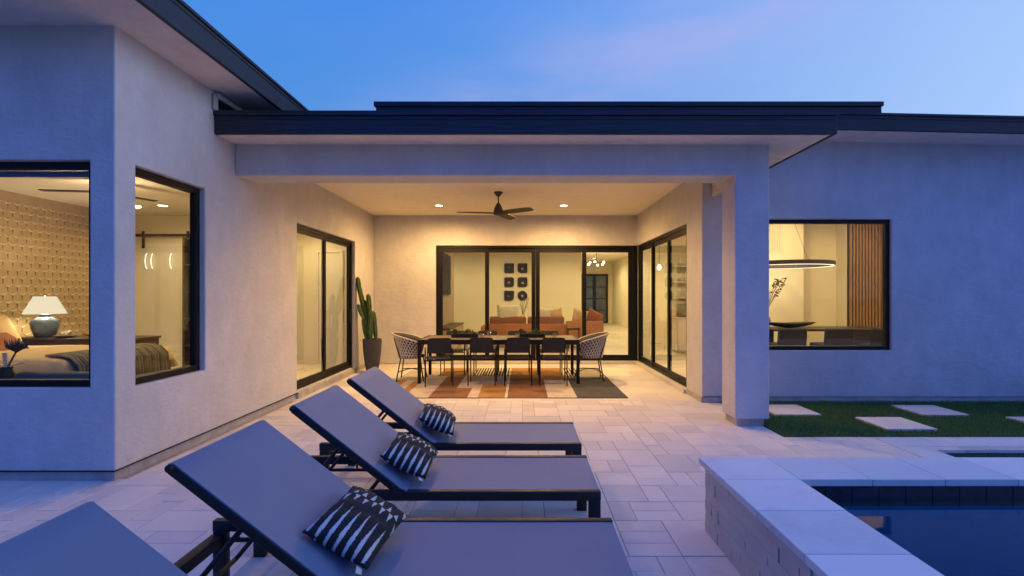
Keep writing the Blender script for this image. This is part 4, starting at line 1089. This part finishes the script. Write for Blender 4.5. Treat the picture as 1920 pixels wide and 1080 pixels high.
for x0, x1 in ((3.16, 3.80), (3.86, 4.50)):
    for k in range(4):
        z0 = FLOORZ + 0.10 + k * 0.62
        B(x0 + 0.06, x1 - 0.06, 26.95, 26.96, z0, z0 + 0.56).build('pane', MT['doorglass'], fd)
    B(x0, x1, 26.962, 26.985, FLOORZ, 2.639).build('leaf_frame', MT['black_frame'], fd)
# small ceiling fan in the great room
f2 = thing('ceiling_fan', 'small ceiling fan with a light behind the back sliding door', 'ceiling fan', (-0.12, 15.4, GC))
MB().lathe([(0.06, 0), (0.05, -0.05), (0.012, -0.06), (0.012, -0.25), (0.08, -0.28), (0.09, -0.34), (0.02, -0.36)], n=20).build('motor', MT['white'], f2, 40)
MB().lathe([(0.075, -0.361), (0.06, -0.40), (0.01, -0.415)], n=16).build('lamp', MT['bulb_on'], f2, True)
for an in (0, 120, 240):
    c_, s_ = math.cos(R(an)), math.sin(R(an)); MB().bar((0.09 * c_, 0.09 * s_, -0.31), (0.65 * c_, 0.65 * s_, -0.31), 0.11, 0.008).build('blade', MT['white'], f2)
# kitchen corner behind the right sliding door
kc = thing('kitchen_cabinet', 'white base cabinet with stone top behind the right sliding door', 'cabinet', (4.3, 12.72, FLOORZ))
B(-0.48, 0.48, -0.26, 0.26, 0.08, 0.86, 0.004).build('body', MT['white'], kc); B(-0.50, 0.50, -0.28, 0.27, 0.861, 0.90, 0.004).build('top', MT['cream'], kc)
for s in (-1, 1): B(s * .24 - .22, s * .24 + .22, -0.278, -0.261, 0.10, 0.84, 0.004).build('door', MT['white'], kc)
for i, z in enumerate((1.45, 1.85, 2.25)):
    B(3.85, 4.78, 12.74, 12.998, z, z + 0.035, 0.003).build('shelf', MT['white'], house)
jm = None
for i, (x, z, l) in enumerate([(4.0, 1.485, 'small jar on the lowest kitchen shelf, left of the other'), (4.3, 1.485, 'small jar on the lowest kitchen shelf, right of the other'), (4.08, 1.885, 'small jar on the middle kitchen shelf'), (4.05, 2.285, 'small jar on the top kitchen shelf')]):
    if jm is None: jm = o = MB().lathe([(0.04, 0), (0.06, 0.03), (0.065, 0.11), (0.03, 0.17), (0.028, 0.21), (0.005, 0.21)], n=16).build('jar', MT['white'], None, True)
    else: o = jm.copy(); col.objects.link(o)
    o.location = (x, 12.87, z + .001); tag(o, l, 'jar', 'jars on the kitchen shelves')
cf = thing('coffee_machine', 'black coffee machine on the kitchen counter', 'coffee machine', (4.05, 12.72, FLOORZ + 0.901))
MB().box(-0.12, 0.12, -0.02, 0.16, 0, 0.34, 0.01, 2).box(-0.12, 0.12, -0.16, -0.021, 0.24, 0.34, 0.008).box(-0.12, 0.12, -0.16, -0.021, 0, 0.03, 0.004).build('body', MT['black_metal'], cf)
MB().lathe([(0.05, 0.035), (0.06, 0.12), (0.045, 0.17), (0.01, 0.17)], (0, -0.09, 0), 16).build('jug', MT['clear'], cf, True)
pl = thing('pendant_light', 'small glowing globe pendant inside the right sliding door', 'pendant light', (3.25, 12.0, GC))
MB().tube([(0, 0, 0), (0, 0, -1.06)], 0.005, 6).build('cord', MT['black_metal'], pl); MB().lathe([(0.002, -1.19), (0.035, -1.175), (0.05, -1.135), (0.035, -1.09), (0.01, -1.06)], n=18).build('globe', MT['bulb_on'], pl, True)

# ------------------------------------------------------------------ dining room
dt = thing('indoor_dining_table', 'dark wood dining table behind the right window', 'table', (6.2, 10.7, FLOORZ))
B(-1.45, 1.45, -0.5, 0.5, 0.715, 0.76, 0.006).build('top', MT['darkwood'], dt)
for s in (-1, 1): B(s * 1.1 - .06, s * 1.1 + .06, -0.35, 0.35, 0, 0.714, 0.005).build('leg', MT['darkwood'], dt)
def din_chair():
    t = thing('indoor_chair', 'x', 'chair', (0, 0, FLOORZ), 0, 'black upholstered chairs at the indoor table')
    B(-0.27, 0.27, -0.26, 0.26, 0.40, 0.49, 0.03, 2).build('seat', MT['sling_dark'], t, 40); MB().bar((0, -0.27, 0.46), (0, -0.31, 0.80), 0.56, 0.06, (0, 1, 0), 0.02).build('backrest', MT['sling_dark'], t, 40)
    for sx in (-1, 1):
        for sy in (-1, 1): B(sx * .23 - .015, sx * .23 + .015, sy * .22 - .015, sy * .22 + .015, 0, 0.399).build('leg', MT['black_metal'], t)
    return t
dc = din_chair()
for i, (x, l) in enumerate([(5.22, 'black chair back under the window, partly behind the column'), (6.12, 'black chair back in the middle of the right window'), (7.02, 'black chair back beside the timber slats in the window')]):
    o = dc if i == 0 else copy_tree(dc); o.location = (x, 10.05, FLOORZ); o['label'] = l
bw = MB()
rings = []
for rr, z, in ((0.10, 0.0), (0.30, 0.02), (0.46, 0.055), (0.56, 0.10), (0.55, 0.103), (0.44, 0.065), (0.28, 0.032), (0.02, 0.03)):
    rings.append([(rr * math.cos(a_) * 1.0, rr * 0.36 * math.sin(a_), z + 0.02 * abs(math.cos(a_)) * (rr / .56)) for a_ in [2 * math.pi * k / 28 for k in range(28)]])
bw.loft(rings); bo = bw.build('wooden_bowl', MT['darkwood'], None, True); bo.location = (5.62, 10.62, FLOORZ + 0.762); tag(bo, 'long dark boat shaped bowl on the indoor dining table', 'bowl')
bv = thing('leafy_vase', 'vase with thin leafy branches on the dining table, by the column', 'vase', (5.25, 10.9, FLOORZ + 0.761))
MB().lathe([(0.06, 0), (0.11, 0.06), (0.10, 0.18), (0.045, 0.27), (0.05, 0.30), (0.01, 0.30)], n=18).build('vase', MT['ceramic'], bv, True)
mbb, mbl = MB(), MB()
for i in range(8):
    a_ = random.uniform(-0.7, 0.9); e = random.uniform(0.2, 0.5); top_ = random.uniform(0.65, 1.15)
    pts = [(0, 0, 0.28), (e * .45, a_ * .15, top_ * .7), (e, a_ * .3, top_)]; mbb.tube(pts, 0.005, 5)
    for k in range(9):
        q = random.uniform(0.45, 1.0); c0 = Vector(pts[1]).lerp(Vector(pts[2]), q); an = random.uniform(0, 6.28); ln = random.uniform(0.05, 0.085); up_ = random.uniform(-0.6, 0.6)
        d = Vector((math.cos(an), 0.4 * math.sin(an), up_)).normalized() * ln; sd = Vector((-d.z, 0.02, d.x)).normalized() * 0.016
        mbl.bm.faces.new([mbl.bm.verts.new(p) for p in (c0, c0 + d * .5 + sd, c0 + d, c0 + d * .5 - sd)])
mbb.build('branch', MT['darkwood'], bv, True); tag(mbl.build('leaves', MT['leaf'], bv), kind='stuff')
rp = thing('ring_pendant', 'large glowing ring pendant over the indoor dining table', 'pendant light', (5.68, 10.9, 2.15))
rr0, rr1 = 0.86, 0.93
MB().loft([[(r_ * math.cos(2 * math.pi * k / 56), r_ * math.sin(2 * math.pi * k / 56), z) for r_, z in ((rr0, 0), (rr1, 0), (rr1, 0.085), (rr0, 0.085))] for k in range(57)], caps=False).build('ring', MT['darkwood'], rp)
MB().loft([[(r_ * math.cos(2 * math.pi * k / 56), r_ * math.sin(2 * math.pi * k / 56), z) for r_, z in ((rr0 + .018, -0.006), (rr1 - .018, -0.006), (rr1 - .018, -0.001), (rr0 + .018, -0.001))] for k in range(57)], caps=False).build('light_strip', MT['ring_on'], rp)
for k in range(3): MB().tube([((rr0 + .03) * math.cos(R(120 * k + 30)), (rr0 + .03) * math.sin(R(120 * k + 30)), 0.085), (0, 0, 1.47)], 0.002, 4).build('cord', MT['black_metal'], rp)
lamp(rp, 'POINT', (0, 0, -0.05), 40, (1, 0.74, 0.42), 0.3)
vg = thing('air_vent', 'white slatted air return grille high on the dining wall', 'vent', (5.9, 11.878, 2.9))
MB().box(-0.24, 0.24, -0.012, 0, -0.36, -0.32).box(-0.24, 0.24, -0.012, 0, 0.32, 0.36).box(-0.24, -0.2, -0.012, 0, -0.319, 0.319).box(0.2, 0.24, -0.012, 0, -0.319, 0.319).build('frame', MT['white'], vg)
for k in range(7): B(-0.19 + k * 0.056, -0.165 + k * 0.056, -0.010, 0, -0.318, 0.318).build('slat', MT['cream'], vg)

# ------------------------------------------------------------------ bedroom
bd = thing('bed', 'large bed with camel duvet behind the left window', 'bed', (-6.0, 6.1, FLOORZ))
MB().box(-1.32, 1.17, -0.85, 0.85, 0.12, 0.52, 0.04, 2).build('base', MT['bedside'], bd, 40)
mb = MB(); nx_, ny_ = 26, 22
gr = {}
for i in range(nx_ + 1):
    for j in range(ny_ + 1):
        x, y = -1.25 + 2.47 * i / nx_, -0.90 + 1.80 * j / ny_
        e = min(1, (0.90 - abs(y)) / 0.16, (1.22 - x) / 0.16); e = max(0, e)
        z = 0.56 + 0.20 * math.sqrt(1 - (1 - e) ** 2) + 0.016 * math.sin(4 * x + 2 * y) + 0.012 * math.sin(7 * y - 3 * x) - (0.10 if e == 0 else 0)
        gr[i, j] = mb.bm.verts.new((x, y, z))
for i in range(nx_):
    for j in range(ny_): mb.bm.faces.new((gr[i, j], gr[i + 1, j], gr[i + 1, j + 1], gr[i, j + 1]))
dv = mb.build('duvet', MT['duvet'], bd, True); sm = dv.modifiers.new('thick', 'SOLIDIFY'); sm.thickness = 0.05; sm.offset = -1
MB().box(-1.37, -1.33, -0.95, 0.95, 0.0, 1.25, 0.03, 2).build('headboard', MT['darkwood'], bd, 40)
cushion(0.6, 0.62, 0.2, 'bed_pillow', MT['tan'], (-6.92, 6.6, 1.0), (0.1, R(62), 0.1), 'tan upright pillow at the head of the bed', 'pillow', 'pillows on the bed')
cushion(0.42, 0.56, 0.2, 'bed_pillow', MT['rustcloth'], (-6.52, 6.3, 0.88), (0.1, R(40), 0.2), 'rust lumbar pillow in front of the tan pillow', 'pillow', 'pillows on the bed')
ns = thing('nightstand', 'wide dark nightstand beside the bed under the lamp', 'nightstand', (-6.75, 7.32, FLOORZ))
B(-0.5, 1.3, -0.24, 0.24, 0.10, 0.80, 0.006).build('body', MT['darkwood'], ns); B(-0.52, 1.32, -0.26, 0.26, 0.801, 0.835, 0.004).build('top', MT['darkwood'], ns)
for k in range(3): B(-0.46 + k * .6, 0.10 + k * .6, -0.256, -0.241, 0.42, 0.76, 0.004).build('drawer', MT['darkwood'], ns)
tl = thing('table_lamp', 'lit lamp with white cone shade and blue grey ceramic base', 'lamp', (-6.89, 7.27, FLOORZ + 0.836))
MB().lathe([(0.10, 0), (0.115, 0.01), (0.155, 0.13), (0.165, 0.20), (0.15, 0.235), (0.085, 0.285), (0.062, 0.295), (0.062, 0.325), (0.01, 0.325)], n=32).build('base', MT['ceramic'], tl, 40)
MB().lathe([(0.245, 0.335), (0.125, 0.585)], n=36, caps=False).build('shade', MT['shade_on'], tl, True)
MB().lathe([(0.008, 0.59), (0.014, 0.605), (0.006, 0.625)], n=10).build('finial', MT['brass'], tl, True)
lamp(tl, 'POINT', (0, 0, 0.42), 34, (1.0, 0.78, 0.46), 0.06)
by = thing('bead_dish', 'small dish of dark glass beads in front of the lamp', 'ornament', (-6.52, 7.18, FLOORZ + 0.836))
MB().lathe([(0.05, 0), (0.12, 0.012), (0.13, 0.03), (0.12, 0.03), (0.01, 0.012)], n=20).build('dish', MT['darkwood'], by, True)
mb = MB()
for k in range(14): mb.lathe([(0.003, -0.022), (0.02, -0.012), (0.024, 0), (0.02, 0.012), (0.003, 0.022)], (random.uniform(-.07, .07), random.uniform(-.06, .06), 0.045 + random.uniform(0, 0.045)), 10)
tag(mb.build('bead', MT['clear'], by, True), kind='stuff')
mb = MB()
for k in range(40):
    a_ = random.uniform(0, 6.28); mb.tube([(0, 0, 0.0), (0.05 * math.cos(a_), 0.05 * math.sin(a_), 0.04), (0.14 * math.cos(a_), 0.10 * math.sin(a_), random.uniform(0.03, 0.09))], [0.006, 0.008, 0.003], 4)
db = mb.build('dried_flowers', MT['rustcloth'], None, True); db.location = (-6.15, 7.2, FLOORZ + 0.836); tag(db, 'low bunch of dried red flowers on the nightstand', 'flowers')
bn = thing('lounge_chair', 'teal velvet lounge chair between bed and front window', 'armchair', (-4.28, 4.92, FLOORZ))
MB().box(-0.42, 0.48, -0.30, -0.16, 0.20, 0.72, 0.05, 3).build('backrest', MT['teal'], bn, 40)
MB().box(-0.42, 0.48, -0.155, 0.36, 0.20, 0.44, 0.05, 3).build('seat', MT['teal'], bn, 40)
MB().box(-0.60, -0.43, -0.30, 0.36, 0.20, 0.66, 0.06, 3).build('arm', MT['teal'], bn, 40); MB().box(0.49, 0.66, -0.30, 0.36, 0.20, 0.66, 0.06, 3).build('arm', MT['teal'], bn, 40)
for sx in (-0.5, 0.56):
    for sy in (-0.22, 0.28): B(sx - .02, sx + .02, sy - .02, sy + .02, 0, 0.199).build('leg', MT['darkwood'], bn)
pv = thing('dried_protea', 'dark vase with a dried protea flower inside the left window', 'vase', (-4.84, 4.72, FLOORZ))
MB().lathe([(0.10, 0.0), (0.12, 0.02), (0.12, 0.50), (0.10, 0.62), (0.05, 0.72), (0.05, 0.76), (0.01, 0.76)], n=20).build('vase', MT['black_metal'], pv, 40)
mb = MB()
for k in range(60):
    a_ = random.uniform(0, 6.28); e = random.uniform(0.01, 0.085); mb.tube([(0.10, 0, 0.90), (0.10 + math.cos(a_) * e, math.sin(a_) * e, 0.95), (0.10 + math.cos(a_) * e * 1.25, math.sin(a_) * e * 1.2, random.uniform(0.97, 1.03))], [0.006, 0.009, 0.002], 4)
mb.tube([(0, 0, 0.72), (0.05, 0, 0.82), (0.10, 0, 0.91)], 0.008, 6)
mb.build('flower', MT['darkwood'], pv, True)
mb = MB()
for k in range(6): mb.bar((0, 0, 0.76), (0.18 * math.cos(k), 0.12 * math.sin(k * 2), 0.80 + 0.02 * k), 0.03, 0.004)
mb.build('leaves', MT['cream'], pv)
bf = thing('ceiling_fan', 'thin black ceiling fan with light in the bedroom', 'ceiling fan', (-5.45, 6.5, BEDC))
MB().lathe([(0.05, 0), (0.05, -0.03), (0.012, -0.04), (0.012, -0.12), (0.09, -0.14), (0.09, -0.20), (0.02, -0.21)], n=20).build('motor', MT['black_metal'], bf, 40)
MB().lathe([(0.075, -0.211), (0.06, -0.235), (0.01, -0.24)], n=16).build('lamp', MT['bulb_on'], bf, True)
for an in (188, 68, 308):
    c_, s_ = math.cos(R(an)), math.sin(R(an)); MB().bar((0.09 * c_, 0.09 * s_, -0.17), (0.68 * c_, 0.68 * s_, -0.17), 0.10, 0.010).build('blade', MT['black_metal'], bf)
lamp(bf, 'POINT', (0, 0, -0.30), 34, (1, 0.74, 0.42), 0.08)
# barn door on its rail at the end of the bedroom
bdo = B(-7.3, -6.22, 9.42, 9.46, FLOORZ + 0.02, 2.50, 0.004).build('barn_door', MT['white'], house)
MB().box(-7.38, -5.5, 9.40, 9.412, 2.62, 2.67, 0.003).build('rail', MT['black_frame'], bdo)
for x in (-7.07, -6.24): MB().box(x - .025, x + .025, 9.385, 9.399, 2.40, 2.72, 0.003).build('hanger', MT['black_frame'], bdo)
MB().box(-6.30, -6.28, 9.385, 9.40, 0.95, 1.25, 0.004).build('handle', MT['black_frame'], bdo)
bk = thing('bookcase', 'tall dark shelf unit beside the white barn door', 'bookcase', (-5.86, 9.3, FLOORZ))  # put in for the dark open doorway next to the barn door
MB().box(-0.32, -0.28, -0.15, 0.15, 0, 2.5).box(0.28, 0.32, -0.15, 0.15, 0, 2.5).box(-.279, .279, 0.12, 0.15, 0, 2.5).build('body', MT['darkwood'], bk)
for k in range(6): B(-.279, .279, -0.149, 0.119, 0.02 + k * .49, 0.05 + k * .49).build('shelf', MT['darkwood'], bk)
for i, (x, l) in enumerate([(-7.02, 'thin curved glowing wall light, left of the close pair in the bedroom'), (-6.91, 'thin curved glowing wall light, right of the close pair in the bedroom'), (-6.56, 'thin curved glowing wall light standing alone beside the dark shelves')]):
    w = MB().tube([(0.05 - 0.05 * math.cos(R(a_)), 0, 0.15 * math.sin(R(a_))) for a_ in range(-70, 71, 14)], 0.006, 8).build('wall_light', MT['sconce_on'], None, True)  # glowing arcs standing in for ring light reflections in the glass
    w.location = (x, 9.37, 2.16); tag(w, l, 'wall light', 'curved wall lights in the bedroom')
th = MB()
for k in range(30):
    y = 5.42 + k * .046
    th.tube([(-5.12, y, 0.865), (-4.96, y, 0.862), (-4.85, y, 0.835), (-4.765, y, 0.75), (-4.745, y, 0.52)], 0.0235, 6, mi=k % 3 // 2, flat=0.6)
tag(th.build('throw_blanket', [MT['throw'], MT['throw_dark']], None, True), 'dark striped throw over the foot of the bed', 'blanket')
idr = MB().box(-4.42, -4.36, 10.74, 10.80, FLOORZ, 2.5).box(-3.9, -3.84, 10.74, 10.8, FLOORZ, 2.5).box(-4.359, -3.901, 10.74, 10.8, 2.44, 2.5).build('door_casing', MT['white'], house)
B(-4.358, -3.902, 10.77, 10.80, FLOORZ, 2.439).build('interior_door', MT['white'], house)
MB().box(XL - T - .9, XL - T - .004, 10.784, 10.7995, FLOORZ, FLOORZ + 0.11).build('baseboard', MT['white'], house)
